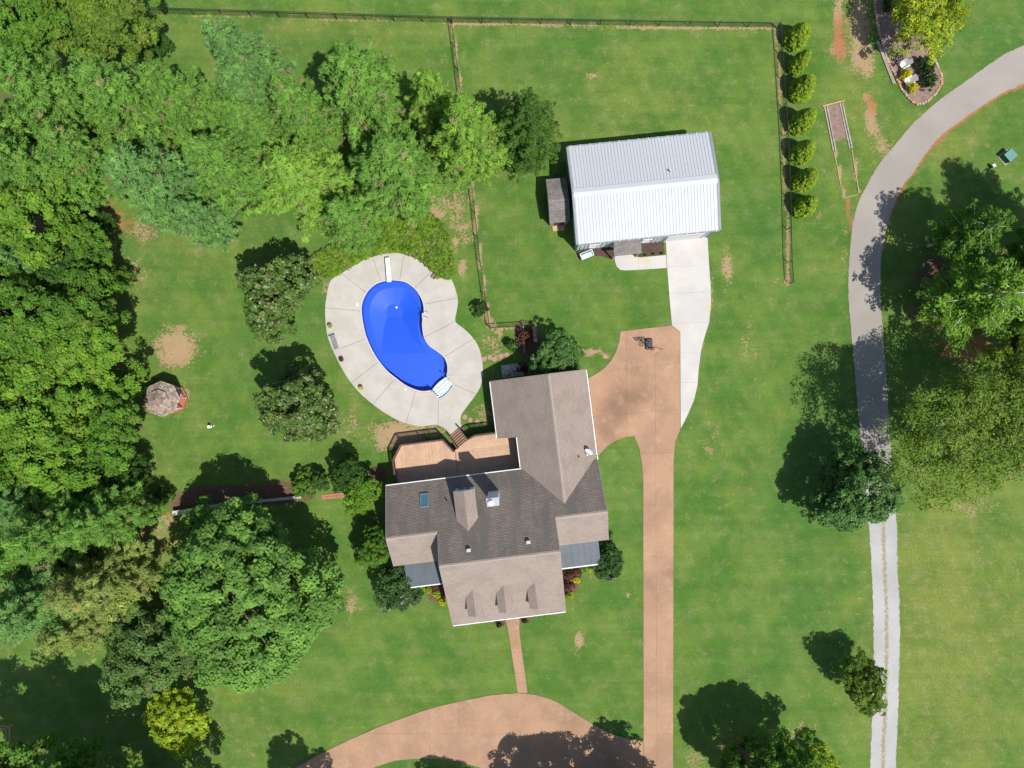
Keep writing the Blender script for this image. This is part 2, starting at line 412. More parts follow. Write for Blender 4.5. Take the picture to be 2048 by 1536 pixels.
def road_mat(name, c1, c2, middle=None):
    m, nt, b = new_mat(name); b.inputs['Roughness'].default_value = 0.92; b.inputs['Specular IOR Level'].default_value = 0.2
    pos = N(nt, 'ShaderNodeNewGeometry').outputs['Position']
    ac = N(nt, 'ShaderNodeAttribute', attribute_name='across').outputs['Fac']
    n1 = noise(nt, pos, 0.25, 5.0); n2 = noise(nt, pos, 2.5, 4.0); n3 = noise(nt, pos, 14.0, 2.0)
    col = mix(nt, c1, c2, rng_map(nt, n1, 0.35, 0.65))
    hs = N(nt, 'ShaderNodeHueSaturation'); nt.links.new(col, hs.inputs['Color'])
    amp = 0.5 if middle else 0.22
    nt.links.new(math_n(nt, 'ADD', 1.0, math_n(nt, 'MULTIPLY', math_n(nt, 'SUBTRACT', n3, 0.5), amp)), hs.inputs['Value']); col = hs.outputs[0]
    edge = math_n(nt, 'ABSOLUTE', math_n(nt, 'SUBTRACT', ac, 0.5))
    wob = math_n(nt, 'MULTIPLY', math_n(nt, 'SUBTRACT', n2, 0.5), 0.30)
    if middle:
        ce = math_n(nt, 'ADD', edge, math_n(nt, 'ADD', wob, math_n(nt, 'MULTIPLY', math_n(nt, 'SUBTRACT', n3, 0.5), 0.25)))
        col = mix(nt, middle, col, rng_map(nt, ce, 0.02, 0.10, 0.25, 1.0))
    col = mix(nt, col, (0.22, 0.16, 0.075), rng_map(nt, math_n(nt, 'ADD', edge, wob), 0.47, 0.53, 0, 0.8))
    nt.links.new(col, b.inputs['Base Color'])
road_mat('asphalt_worn', (0.262, 0.238, 0.212), (0.232, 0.212, 0.19))
road_mat('gravel', (0.325, 0.322, 0.318), (0.28, 0.278, 0.272), (0.19, 0.16, 0.07))

def pool_mats():
    m, nt, b = new_mat('pool_liner'); b.inputs['Roughness'].default_value = 0.5
    pos = N(nt, 'ShaderNodeNewGeometry').outputs['Position']
    n = noise(nt, pos, 1.6, 3.0)
    nt.links.new(mix(nt, (0.003, 0.062, 0.46), (0.0035, 0.069, 0.50), n), b.inputs['Base Color'])
    m, nt, b = new_mat('pool_water')
    out = nt.nodes['Material Output']
    tr = N(nt, 'ShaderNodeBsdfTransparent'); tr.inputs[0].default_value = (0.90, 0.97, 1.0, 1)
    gl = N(nt, 'ShaderNodeBsdfGlossy'); gl.inputs['Roughness'].default_value = 0.06
    fr = N(nt, 'ShaderNodeFresnel'); fr.inputs[0].default_value = 1.33
    pos = N(nt, 'ShaderNodeNewGeometry').outputs['Position']
    bp = N(nt, 'ShaderNodeBump'); bp.inputs['Strength'].default_value = 0.25; bp.inputs['Distance'].default_value = 0.05
    nt.links.new(noise(nt, pos, 2.2, 3.0), bp.inputs['Height'])
    nt.links.new(bp.outputs[0], gl.inputs['Normal']); nt.links.new(bp.outputs[0], fr.inputs['Normal'])
    mx = N(nt, 'ShaderNodeMixShader'); nt.links.new(fr.outputs[0], mx.inputs[0])
    nt.links.new(tr.outputs[0], mx.inputs[1]); nt.links.new(gl.outputs[0], mx.inputs[2]); nt.links.new(mx.outputs[0], out.inputs[0])
pool_mats()

# foliage colours
foliage('leaf_pine', (0.15, 0.305, 0.05), (0.30, 0.22, 0.14))
foliage('leaf_pine_blue', (0.145, 0.3, 0.08), (0.28, 0.22, 0.14))
foliage('leaf_pine_light', (0.205, 0.37, 0.052), (0.30, 0.25, 0.14))
foliage('leaf_pine_tan', (0.245, 0.32, 0.08), (0.4, 0.3, 0.12))
foliage('leaf_bright', (0.14, 0.28, 0.026), (0.22, 0.28, 0.04))
foliage('leaf_mid', (0.095, 0.215, 0.022), (0.19, 0.22, 0.04))
foliage('leaf_dull', (0.105, 0.195, 0.046), (0.16, 0.17, 0.06))
foliage('leaf_deep', (0.048, 0.120, 0.018), (0.09, 0.17, 0.03))
foliage('leaf_maple', (0.130, 0.265, 0.047), (0.20, 0.26, 0.05))
foliage('leaf_olive', (0.125, 0.215, 0.024), (0.25, 0.26, 0.07))
foliage('leaf_magnolia', (0.072, 0.132, 0.022), (0.15, 0.17, 0.06), rough=0.45, spec=0.4, trans=0.2)
foliage('leaf_glossy', (0.052, 0.132, 0.022), (0.09, 0.19, 0.05), rough=0.5, spec=0.3, trans=0.2)
foliage('leaf_spruce', (0.066, 0.145, 0.020), (0.10, 0.20, 0.03))
foliage('leaf_lime', (0.28, 0.4, 0.026), (0.40, 0.38, 0.014))
foliage('leaf_yellow', (0.52, 0.48, 0.014), (0.46, 0.40, 0.02), dark=0.6, light=1.25)
foliage('leaf_arb', (0.209, 0.319, 0.020), (0.26, 0.33, 0.03))
foliage('leaf_birch', (0.23, 0.325, 0.026), (0.48, 0.47, 0.014))
foliage('leaf_crape', (0.06, 0.125, 0.034), (0.32, 0.30, 0.27))
foliage('leaf_red', (0.120, 0.055, 0.042), (0.26, 0.08, 0.05))
foliage('leaf_cover', (0.135, 0.25, 0.018), (0.36, 0.26, 0.17))
foliage('leaf_box', (0.034, 0.082, 0.016), (0.06, 0.13, 0.02))

# ------------------------------------------------------------------ ground sheet with worn patches
POOL_PX = [(775,561),(753,567.5),(736.7,581),(726.3,600),(723,617),(724.4,636),(728.5,658),(734,677),(745,701.5),(758.6,723),(775,742.5),(791.4,756),(810.5,770),(829.7,779),(846,782.7),(862.5,780.8),
           (893.6,752),(895.5,740),(894,726),(887,712.4),(873.4,701.5),(859.7,692),(850,678),(846,663),(845,644),(848,627.6),(847.4,611),(842,595),(829.7,577),(813,565),(794,561)]
i_b = POOL_PX.index((862.5, 780.8))
_pw = gpx(POOL_PX)
pool_main = spline(_pw[i_b + 1:] + _pw[:i_b + 1], closed=False, sub=7)          # from the east side of the steps round to the west side
bay = gpx([(865,782),(878,797),(887,793),(897,784),(903,776),(906.6,770.7),(895,752.5)])
pool_all = pool_main + bay
DECK_PX = [(665.6,557.4),(687.5,544),(715,526.5),(745,514),(775,507),(799.6,506.8),(824,514),(846,526.5),(862.5,543),(876,555),(898,554),(909,573),(915.8,600),(914,619.5),(911,642.7),(928,657.7),(944.5,674),(958,696),(965,726),(965,753.4),(961,772.5),(950,791.7),(933.6,813.6),(922.6,830),(921.3,846),(924,857),(907,871),(890,857),(873.4,849.7),(857,851),(840.6,852.7),(816,847.8),(791.4,838),(764,821.8),(742,805.4),(717.6,783.5),(695.7,756),(676.6,723),(663,693),(654.7,668.7),(651,638.6),(651,611),(654.7,586.6),(658.8,567.5)]
deck_out = spline(gpx(DECK_PX), closed=True, sub=6)

def inside(poly, X, Y):
    r = np.zeros(X.shape, bool); n = len(poly)
    for i in range(n):
        x0, y0 = poly[i]; x1, y1 = poly[i - 1]
        c = ((y0 > Y) != (y1 > Y)) & (X < (x1 - x0) * (Y - y0) / (y1 - y0 + 1e-12) + x0)
        r ^= c
    return r

def seg_dist(X, Y, pts):
    d = np.full(X.shape, 1e9)
    for a, b in zip(pts, pts[1:]):
        ax, ay = a; bx, by = b; L = (bx - ax) ** 2 + (by - ay) ** 2 + 1e-12
        t = np.clip(((X - ax) * (bx - ax) + (Y - ay) * (by - ay)) / L, 0, 1)
        d = np.minimum(d, np.hypot(X - ax - t * (bx - ax), Y - ay - t * (by - ay)))
    return d

def ground():
    xs = np.concatenate([[-900, -500, -250, -130, -90, -72], np.arange(-64, 64.2, 0.4), [72, 90, 130, 250, 500, 900]])
    ys = np.concatenate([[-900, -500, -250, -130, -85, -62], np.arange(-52, 50.2, 0.4), [60, 80, 130, 250, 500, 900]])
    X, Y = np.meshgrid(xs, ys); nx, ny = len(xs), len(ys)
    R = np.zeros(X.shape); G = np.zeros(X.shape); B = np.zeros(X.shape); A = np.zeros(X.shape)
    def ell(ch, px, py, rx, ry, wgt=1.0, rot=0, soft=0.65):
        cx, cy, _ = P(px, py); c, s = math.cos(rot), math.sin(rot)
        u = ((X - cx) * c + (Y - cy) * s) / (rx * MPP); v = (-(X - cx) * s + (Y - cy) * c) / (ry * MPP)
        d = np.sqrt(u * u + v * v); k = wgt * np.clip((1 + soft - d) / (2 * soft), 0, 1)
        np.maximum(ch, k, out=ch); return k
    def line(ch, pts, rad, wgt=1.0):
        d = seg_dist(X, Y, [P(*p)[:2] for p in pts]); k = wgt * np.clip(1.5 - d / (rad * MPP), 0, 1)
        np.maximum(ch, k, out=ch)
    # bare earth and straw
    for a in ((352,695,44,42,.86),(1455,535,13,40,.66),(1158,1282,11,17,.8),(1186,150,16,9,.62),(910,485,9,16,.7),(925,535,10,22,.72),(1186,704,24,8,.66),(1210,712,12,9,.6),
              (1676,35,11,60,.8),(1678,95,18,26,.9),(1718,50,24,70,.8),(1725,110,26,40,.8),(1735,140,18,16,.75),(1735,195,16,14,.7),(1742,225,13,42,.8),(1745,262,18,16,.7),(1765,290,22,20,.62),(800,868,62,28,.78),(855,862,40,16,.62),(905,858,26,22,.6),(770,880,26,26,.68),(985,685,34,18,.52),(990,712,30,12,.5),(965,830,18,24,.52),(690,590,22,40,.5),(700,850,30,40,.42),(655,580,12,22,.6),
              (380,465,34,12,.5),(455,470,24,16,.6),(300,455,60,30,.45),(270,540,30,40,.42),(385,455,90,20,.46),(700,1210,20,34,.5),(625,1225,14,30,.42),(1560,565,18,6,.5),(1940,695,60,26,.86),(2030,690,30,16,.7),(1850,690,40,14,.4),
              (1095,604,4,3,1.0),(422,1,0.1,0.1,0),(405,830,8,4,.5),(368,812,14,10,.4),(1390,1520,26,26,.46),(1600,1470,30,30,.42),(1255,1190,5,8,.6),(1195,1240,5,7,.6),(1640,430,7,16,.4),(1500,690,22,50,.38),(1420,890,26,30,.40),(1400,690,8,30,.46),(1690,500,8,60,.44),(1940,1015,60,22,.42),(1800,330,22,20,.5),(1770,300,20,26,.5),(305,1075,36,60,.5),(330,1040,30,20,.6),
              (288,820,10,16,.5),(370,790,12,24,.6),(1000,1250,14,8,.4)):
        ell(R, *a)
    red = ((200,400),(213,450),(215,500),(220,560),(222,640),(235,700),(250,735))
    line(R, red, 14, .82); line(A, red, 20, 1.0)
    line(R, ((205,395),(240,440),(290,470)), 20, .5); line(A, ((195,395),(240,440)), 30, .9)
    line(R, ((275,1000),(310,1008)), 12, .9); line(A, ((270,990),(320,1008)), 24, 1.0)
    ell(A, 1940, 695, 90, 45); ell(A, 1680, 80, 20, 60, .7); ell(A, 1745, 200, 20, 40, .6)
    line(R, ((1697,400),(1702,455)), 4, .85); line(A, ((1697,400),(1702,460)), 8, 1.0)
    line(R, ((1673,305),(1688,395)), 3.2, .85); line(R, ((1706,297),(1718,385)), 3.2, .8)
    line(R, ((1786,420),(1803,377),(1827,346),(1855,304),(1882,273),(1930,236),(1998,191),(2048,168)), 4.5, .8)
    line(A, ((1770,460),(1803,377),(1855,304),(1930,236),(2048,168)), 14, 1.0)
    line(R, ((1764,512),(1772,461),(1786,417)), 2.5, .62)
    # fence lines stand in bare strips
    for p, r, wg in ((((275,26),(904,46)), 4, .55), (((912,48),(1553,57)), 4.5, .72), (((1553,57),(1560,157),(1567,273),(1572,393),(1575,525),(1578,567)), 4.0, .86), (((904,46),(916,140),(945,379),(961,525),(980,657)), 4.0, .78), (((980,657),(1065,652)), 5, .6), (((600,18),(1020,50)), 2, .1)):
        line(R, p, r, wg)
    line(R, ((958,610),(985,648),(1000,670)), 8, .6)
    line(R, ((905,400),(930,470)), 22, .5); line(R, ((855,400),(880,430)), 16, .6); ell(R, 900, 400, 60, 25, .46)
    line(R, ((1418,480),(1425,600),(1405,700)), 3, .5); line(R, ((1350,900),(1348,1536)), 1.5, .5)
    # mulch and leaf litter
    for a in ((470,990,120,22,.9),(560,985,70,24,.9),(380,1010,45,22,.85),(1075,700,40,26,.85),(1045,670,22,34,.75),(875,1185,24,22,.8),(1140,1165,18,34,.8),(755,955,22,26,.8),(1000,1243,16,10,.9),(1050,1237,15,10,.9),(780,1060,14,40,.5),(1035,740,26,16,.7),(1110,735,50,18,.8)):
        ell(G, *a)
    ell(G, 90, 640, 120, 330, .8); ell(G, 250, 820, 40, 60, .5); ell(G, 1890, 560, 60, 60, .85); ell(G, 1900, 620, 90, 40, .8); ell(G, 130, 230, 200, 170, .55); ell(G, 430, 300, 200, 90, .5); ell(G, 130, 1150, 180, 170, .4)
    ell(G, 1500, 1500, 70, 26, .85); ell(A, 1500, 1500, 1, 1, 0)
    # drier, yellower lawn
    for a in ((1900,1250,170,360,.75),(400,470,140,80,.55),(700,60,420,50,.42),(1250,210,220,120,.40),(1720,260,90,220,.45),(480,1450,120,90,.48),(330,880,80,90,.36),(1900,290,130,70,.45),(300,560,60,90,.40),(720,700,40,200,.35),(1450,900,90,200,.22),(330,1080,60,50,.7)):
        ell(B, *a, soft=.8)
    # keep the turf clear of the swimming pool
    po = [tuple(p) for p in pool_all]; cen = np.mean(np.array(po), 0)
    hole = inside([(cen[0] + (p[0] - cen[0]) * 1.06, cen[1] + (p[1] - cen[1]) * 1.06) for p in po], X, Y) | (seg_dist(X, Y, po + po[:1]) < 0.75)
    idx = np.arange(nx * ny).reshape(ny, nx)
    q = np.stack([idx[:-1, :-1], idx[:-1, 1:], idx[1:, 1:], idx[1:, :-1]], -1).reshape(-1, 4)
    hv = hole.reshape(-1); q = q[~hv[q].any(1)]
    me = bpy.data.meshes.new('lawn'); n = nx * ny
    me.vertices.add(n); me.vertices.foreach_set('co', np.stack([X, Y, np.zeros_like(X)], -1).astype(np.float32).ravel())
    me.loops.add(q.size); me.loops.foreach_set('vertex_index', q.astype(np.int32).ravel())
    me.polygons.add(len(q)); me.polygons.foreach_set('loop_start', np.arange(0, q.size, 4, dtype=np.int32)); me.polygons.foreach_set('loop_total', np.full(len(q), 4, np.int32))
    me.update(); me.validate()
    ca = me.attributes.new('soil', 'FLOAT_COLOR', 'POINT'); ca.data.foreach_set('color', np.stack([R, G, B, A], -1).astype(np.float32).ravel())
    me.materials.append(MATS['grass_lawn'])
    o = bpy.data.objects.new('lawn', me); C.objects.link(o); tag(o, kind='structure')
ground()

# ------------------------------------------------------------------ roads, drives, walks
def jitter(pts, amp, seed):
    r = random.Random(seed); return [p + Vector((r.uniform(-amp, amp), r.uniform(-amp, amp))) for p in pts]
Wp = [(2500,-120),(2250,10),(2048,90.6),(1997,116),(1929,164),(1881,198),(1826.5,246),(1792,287),(1758,328),(1734,369),(1717,403),(1705,447.7),(1700,495.6),(1697,540.6),(1697,601),(1703,673.8),(1711,762.6),(1717,843),(1727.5,945)]
Ep = [(2540,-40),(2280,60),(2048,167.5),(1997,191),(1929,236),(1881,273),(1854,304),(1826.5,345),(1802.6,376),(1785.5,417),(1771.8,461),(1763,512.6),(1760.6,560),(1760.6,590),(1764,641.5),(1770,722),(1774,780),(1778,843),(1785,945)]
Wg = [(1727.5,945),(1733,1010),(1737.6,1061),(1742,1122),(1745.6,1209.6),(1747,1301),(1745.6,1374),(1743,1447),(1740,1534.6),(1735,1700),(1720,2000)]
Eg = [(1785,945),(1789,1000),(1794,1057),(1795,1136.5),(1798.5,1191),(1799.6,1264),(1797.4,1355.7),(1796,1428.7),(1791,1534.6),(1785,1700),(1770,2000)]
strip(jitter(spline(gpx(Wp), False, 10), .02, 1), jitter(spline(gpx(Ep), False, 10), .03, 2), 0.03, 'asphalt_worn', 'paved_lane')
strip(jitter(spline(gpx(Wg), False, 14), .05, 3), jitter(spline(gpx(Eg), False, 14), .05, 4), 0.022, 'gravel', 'gravel_lane')

def drive(name, px, cuts, mat, z1, smooth_idx=None):
    poly = gpx(px); c = sum(poly, Vector((0, 0))) / len(poly)
    root = thing(name, None, None, (c.x, c.y, 0), kind='structure')
    slabs(root, poly, [tuple(gpx(k)) for k in cuts], -0.06, z1, mat, 'slab')
    return root

drive('driveway', [(1241,663),(1290,657),(1343,651),(1360,665),(1360,860),(1350,885),(1347,920),(1346,1480),(1346,1760),(1287,1760),(1287,1481),(1286,960),(1284,930),(1278,895),(1268,872),(1250,874),(1230,882),(1214,893),(1200,908),(1185,922),(1155,924),(1150,762),(1176,757),(1195,746),(1210,735),(1222,721),(1232,703),(1238,685)],
      [((1150,748),(1400,722)),((1253,640),(1253,900)),((1150,836),(1400,815)),((1310,655),(1311,880)),((1200,905),(1400,905)),((1200,1010),(1400,1010)),((1200,1112),(1400,1112)),((1200,1222),(1400,1222)),((1200,1345),(1400,1345)),((1200,1468),(1400,1468)),((1200,1600),(1400,1600))], 'aggregate', 0.045)
drive('loop_driveway', [(1286.6,1481),(1254,1477),(1224.6,1469),(1200,1456),(1179,1444),(1146,1423.6),(1113,1403),(1095,1396),(1075.6,1390.5),(1055,1387),(1034,1386),(1005,1388),(976,1391),(918,1403),(878,1412),(839.6,1423.6),(765,1450.5),(700,1479),(630,1512.6),(575,1545),(520,1590),(560,1660),(640,1600),(690,1565),(752,1533),(790,1521),(831,1517),(873,1517),(914,1523),(955,1533),(1020,1552),(1100,1580),(1200,1625),(1286.6,1650)],
      [((765,1440),(790,1540)),((855,1380),(865,1600)),((918,1380),(922,1600)),((1020,1300),(1020,1700)),((850,1467),(1300,1470)),((1130,1300),(1130,1700)),((690,1440),(720,1620))], 'aggregate', 0.04)
drive('front_walk', [(1006,1222),(1040,1219),(1038.5,1254),(1040,1274.5),(1055,1385.5),(1035.5,1385.5),(1019.7,1283),(1015.5,1258)],
      [((990,y),(1070,y - 3)) for y in (1240,1263,1285,1306,1327,1348,1368)], 'aggregate', 0.05)
drive('workshop_driveway', [(1331,470),(1414,462),(1416,495),(1418,530),(1421,570),(1422,610),(1418,645),(1410,670),(1402,700),(1397,740),(1395,770),(1388,800),(1375,830),(1361,858),(1360.2,664),(1343.6,650.4),(1339,600),(1334,536)],
      [((1300,536),(1450,528)),((1300,588),(1450,583)),((1300,649),(1450,643)),((1300,706),(1450,706)),((1300,765),(1450,765))], 'concrete_new', 0.055)
drive('workshop_walk', [(1333.4,536),(1290,539),(1250,541),(1240,540),(1233,533),(1229.5,522),(1229,512),(1233,502),(1264,498),(1267,508),(1272,513),(1280,515),(1332,510)],
      [((1277,495),(1277,560))], 'concrete_new', 0.05)

# ------------------------------------------------------------------ pool terrace and swimming pool
def resample(pts, n):
    d = [0]
    for a, b in zip(pts, pts[1:]): d.append(d[-1] + (b - a).length)
    out = []; j = 0
    for k in range(n):
        t = d[-1] * k / (n - 1)
        while j < len(d) - 2 and d[j + 1] < t: j += 1
        s = (t - d[j]) / max(d[j + 1] - d[j], 1e-9); out.append(pts[j].lerp(pts[j + 1], s))
    return out

def offset_out(pts, r):
    n = len(pts); cw = sum(pts[i - 1].x * pts[i].y - pts[i].x * pts[i - 1].y for i in range(n)) < 0
    out = []
    for i in range(n):
        e = (pts[(i + 1) % n] - pts[i - 1]).normalized(); nn = Vector((-e.y, e.x)) if cw else Vector((e.y, -e.x))
        out.append(pts[i] + nn * r)
    return out
COPE = 0.13
pool_c = sum(pool_all, Vector((0, 0))) / len(pool_all)
terrace = thing('pool_terrace', None, None, (pool_c.x, pool_c.y, 0), kind='structure')
inner = offset_out(pool_all, COPE)
def crop5(x, y): return Vector(P(600 + x / 3.6575, 480 + y / 3.6575)[:2])
JO = [((475,385),(315,250)),((590,285),(535,130)),((735,290),(760,110)),((845,345),(955,235)),((915,467),(1155,430)),((915,705),(1137,600)),((1060,855),(1265,725)),((1118,1070),(1290,1125)),((1018,1158),(1010,1350)),((845,1120),(780,1335)),((690,1020),(540,1205)),((575,900),(375,1035)),((480,730),(285,795)),((455,520),(195,495))]
near = lambda pts, p: min(range(len(pts)), key=lambda i: (pts[i] - p).length)
def arc(pts, i, j, fwd):
    out = [pts[i]]; n = len(pts)
    while i != j:
        i = (i + (1 if fwd else -1)) % n; out.append(pts[i])
    return out
def direction(pts, i, j):        # which way round is shorter
    n = len(pts); return ((j - i) % n) <= ((i - j) % n)
for k in range(len(JO)):
    (a0, b0), (a1, b1) = JO[k], JO[(k + 1) % len(JO)]
    i0, i1, o0, o1 = near(inner, crop5(*a0)), near(inner, crop5(*a1)), near(deck_out, crop5(*b0)), near(deck_out, crop5(*b1))
    Ai = resample(arc(inner, i0, i1, direction(inner, i0, i1)), 30); Bo = resample(arc(deck_out, o0, o1, direction(deck_out, o0, o1)), 30)
    g = 0.014
    for L in (Ai, Bo):
        L[0] = L[0] + (L[1] - L[0]).normalized() * g; L[-1] = L[-1] + (L[-2] - L[-1]).normalized() * g
    m = MB(); n = len(Ai)
    for z in (0.06, -0.1):
        for q in Ai + Bo: m.v.append((q.x - pool_c.x, q.y - pool_c.y, z))
    for i in range(n - 1):
        m.f += [(i, i + 1, n + i + 1, n + i), (i, 2 * n + i, 2 * n + i + 1, i + 1), (n + i, n + i + 1, 3 * n + i + 1, 3 * n + i)]
    m.f += [(0, n, 3 * n, 2 * n), (n - 1, 3 * n - 1, 4 * n - 1, 2 * n - 1)]
    m.build('slab', 'concrete_pale', terrace)

pool = thing('swimming_pool', 'blue kidney shaped swimming pool in the pale concrete terrace', 'pool', (pool_c.x, pool_c.y, 0))
def ring(pts0, pts1, z0, z1, off):
    m = MB(); n = len(pts0)
    m.v = [(p.x - off.x, p.y - off.y, z0) for p in pts0] + [(p.x - off.x, p.y - off.y, z1) for p in pts1]
    m.f = [(i, (i + 1) % n, n + (i + 1) % n, n + i) for i in range(n)]
    return m
m = ring(pool_all, pool_all, -2.7, 0.0, pool_c); m.build('pool_wall', 'pool_liner', pool)
m = MB(); n = len(pool_all)
io, oo = [p for p in offset_out(pool_all, -0.03)], offset_out(pool_all, COPE - 0.012)
m.v = [(p.x - pool_c.x, p.y - pool_c.y, z) for z, L in ((0.0, io), (0.075, io), (0.075, oo), (-0.05, oo)) for p in L]
for r in range(3): m.f += [(r * n + i, r * n + (i + 1) % n, (r + 1) * n + (i + 1) % n, (r + 1) * n + i) for i in range(n)]
m.build('coping', 'concrete_new', pool)
def pool_floor():
    xs = np.arange(-8.2, 8.2, 0.1); X, Y = np.meshgrid(xs + pool_c.x, xs + pool_c.y)
    py = 768 - Y / MPP; t = np.clip((706 - py) / 74.0, 0, 1)
    d = seg_dist(X, Y, [tuple(p) for p in pool_main])
    ins = inside([tuple(p) for p in pool_all], X, Y)
    Z = -np.minimum(1.05 + 0.3 * t, 1.05 + np.maximum(d - 0.6, 0) * 0.18)
    Z = np.where(ins, Z, -1.05)
    keep = ins | (seg_dist(X, Y, [tuple(p) for p in pool_all]) < 0.5)
    idx = np.arange(X.size).reshape(X.shape); q = np.stack([idx[:-1, :-1], idx[:-1, 1:], idx[1:, 1:], idx[1:, :-1]], -1).reshape(-1, 4)
    q = q[keep.ravel()[q].all(1)]
    me = bpy.data.meshes.new('pool_floor')
    me.from_pydata(np.stack([X - pool_c.x, Y - pool_c.y, Z], -1).reshape(-1, 3).tolist(), [], q.tolist())
    me.materials.append(MATS['pool_liner']); o = bpy.data.objects.new('pool_floor', me); C.objects.link(o); o.parent = pool
pool_floor()
m = MB(); q = offset_out(pool_all, -0.002); m.v = [(p.x - pool_c.x, p.y - pool_c.y, -0.13) for p in q]; m.f = [tuple(range(len(q)))]
m.build('water', 'pool_water', pool)
# white moulded steps in the bay: treads going down into the water
ba, bb = Vector(P(862.5, 781.5)[:2]), Vector(P(895, 752.5)[:2]); fa, fb = Vector(P(878, 797)[:2]), Vector(P(906.6, 770.7)[:2])
simple('step_white', (0.592, 0.622, 0.629), (0.562, 0.599, 0.614), 0.5, 2.0)
NS = 4
for k in range(NS):
    t0, t1 = k / NS, (k + 1) / NS - 0.02
    zt = -0.15 - 0.10 * (NS - 1 - k)
    pts = []
    for t in (t0, t1):
        a, b = ba.lerp(fa, t), bb.lerp(fb, t); mid = (fa + fb) / 2 - (ba + bb) / 2
        row = [a.lerp(b, s) + mid * (0.42 * (1 - (2 * s - 1) ** 2) * (t - 0.35)) for s in [i / 8 for i in range(9)]]
        pts.append(row if t == t0 else row[::-1])
    m = MB(); m.prism([(p.x - pool_c.x, p.y - pool_c.y) for p in pts[0] + pts[1]], -1.2, zt); m.build('step', 'step_white', pool)
dc = Vector(P(789, 612)[:2]) - pool_c
MB().lathe([(0.12, -1.37), (0.12, -1.3)], 14, (dc.x, dc.y, 0)).build('drain', 'white_plastic', pool)
# ladder with two bent rails and treads
simple('rail_bright', (0.74, 0.74, 0.73), (0.66, 0.66, 0.66), 0.3, 3.0, metal=0.4)
lad = Vector(P(847, 633)[:2])
ld = thing('pool_ladder', 'chrome ladder with two bent rails on the right side of the pool', 'ladder', (lad.x, lad.y, 0.06))
for s in (-0.27, 0.27):
    m = MB(); pts = [(0.5, s, 0), (0.5, s, 0.55), (0.38, s, 0.72), (0.12, s, 0.74), (-0.05, s, 0.6), (-0.08, s, -1.0)]
    m.path(pts, 0.025, 8); m.build('rail', 'rail_bright', ld)
for z in (-0.35, -0.6, -0.12): MB().box((-0.09, 0, z), (0.12, 0.54, 0.04)).build('tread', 'white_plastic', ld)
for (x, y, ang, lab) in ((893.5,757,-40,'bent handrail at the upper corner of the white pool steps'),(868,786,-40,'bent handrail at the lower corner of the white pool steps')):
    c = P(x, y)
    h = thing('handrail', lab, 'handrail', (c[0], c[1], 0.06), math.radians(ang + 180), group='handrails of the pool steps')
    MB().path([(-0.55, 0, 0), (-0.5, 0, 0.7), (-0.3, 0, 0.84), (0.15, 0, 0.72), (0.45, 0, 0.3), (0.5, 0, -0.3)], 0.024, 8).build('rail', 'rail_bright', h)
    for xx in (-0.55,): MB().lathe([(0.07, 0), (0.05, 0.03)], 10, (xx, 0, 0)).build('flange', 'white_plastic', h)
# diving board
db = P(778.5, 541); dv = thing('diving_board', 'long white diving board over the round end of the pool', 'diving board', (db[0], db[1], 0.06), math.radians(4.5))
MB().box((0, -0.02, 0.52), (0.46, 2.42, 0.06)).build('board', 'white_plastic', dv, bevel=0.015)
MB().box((0, 0.75, 0.24), (0.4, 0.55, 0.48)).build('stand', 'grey_metal', dv, bevel=0.02)
for s in (-1, 1): MB().tube((s * 0.18, 0.05, 0), (s * 0.18, 0.05, 0.5), 0.025).build('leg', 'grey_metal', dv)
for (x, y, lab) in ((715, 609.8, 'square white skimmer lid left of the wide end of the pool'), (811, 778.6, 'square white skimmer lid below the lower rim of the pool')):
    c = P(x, y); o = MB().box((0, 0, 0.012), (0.27, 0.27, 0.024)).build('skimmer_lid', 'white_plastic', loc=(c[0], c[1], 0.062), bevel=0.006); o.rotation_euler.z = 0.1
    tag(o, lab, 'lid', 'skimmer lids')

# ------------------------------------------------------------------ foliage generators
def unit(a): return a / (np.linalg.norm(a, axis=1, keepdims=True) + 1e-9)

def leaf_mesh(name, p, n, L, W, tint, rng, along=None):
    k = len(p)
    if along is None: t = unit(np.cross(n, rng.normal(size=(k, 3))))
    else:
        a = along + rng.normal(size=(k, 3)) * 0.55; t = unit(a - n * (a * n).sum(1, keepdims=True))
    b = np.cross(n, t)
    L = (L * rng.uniform(0.7, 1.3, k))[:, None] / 2; W = (W * rng.uniform(0.7, 1.3, k))[:, None] / 2
    v = np.stack([p + t * L, p + b * W + n * W * 0.35, p - t * L, p - b * W + n * W * 0.35], 1).reshape(-1, 3)
    me = bpy.data.meshes.new(name)
    me.vertices.add(4 * k); me.vertices.foreach_set('co', v.astype(np.float32).ravel())
    me.loops.add(4 * k); me.loops.foreach_set('vertex_index', np.arange(4 * k, dtype=np.int32))
    me.polygons.add(k); me.polygons.foreach_set('loop_start', np.arange(0, 4 * k, 4, dtype=np.int32)); me.polygons.foreach_set('loop_total', np.full(k, 4, np.int32))
    me.update(); me.validate()
    a = me.attributes.new('tint', 'FLOAT', 'FACE'); a.data.foreach_set('value', np.clip(tint, 0, 1).astype(np.float32))
    return me

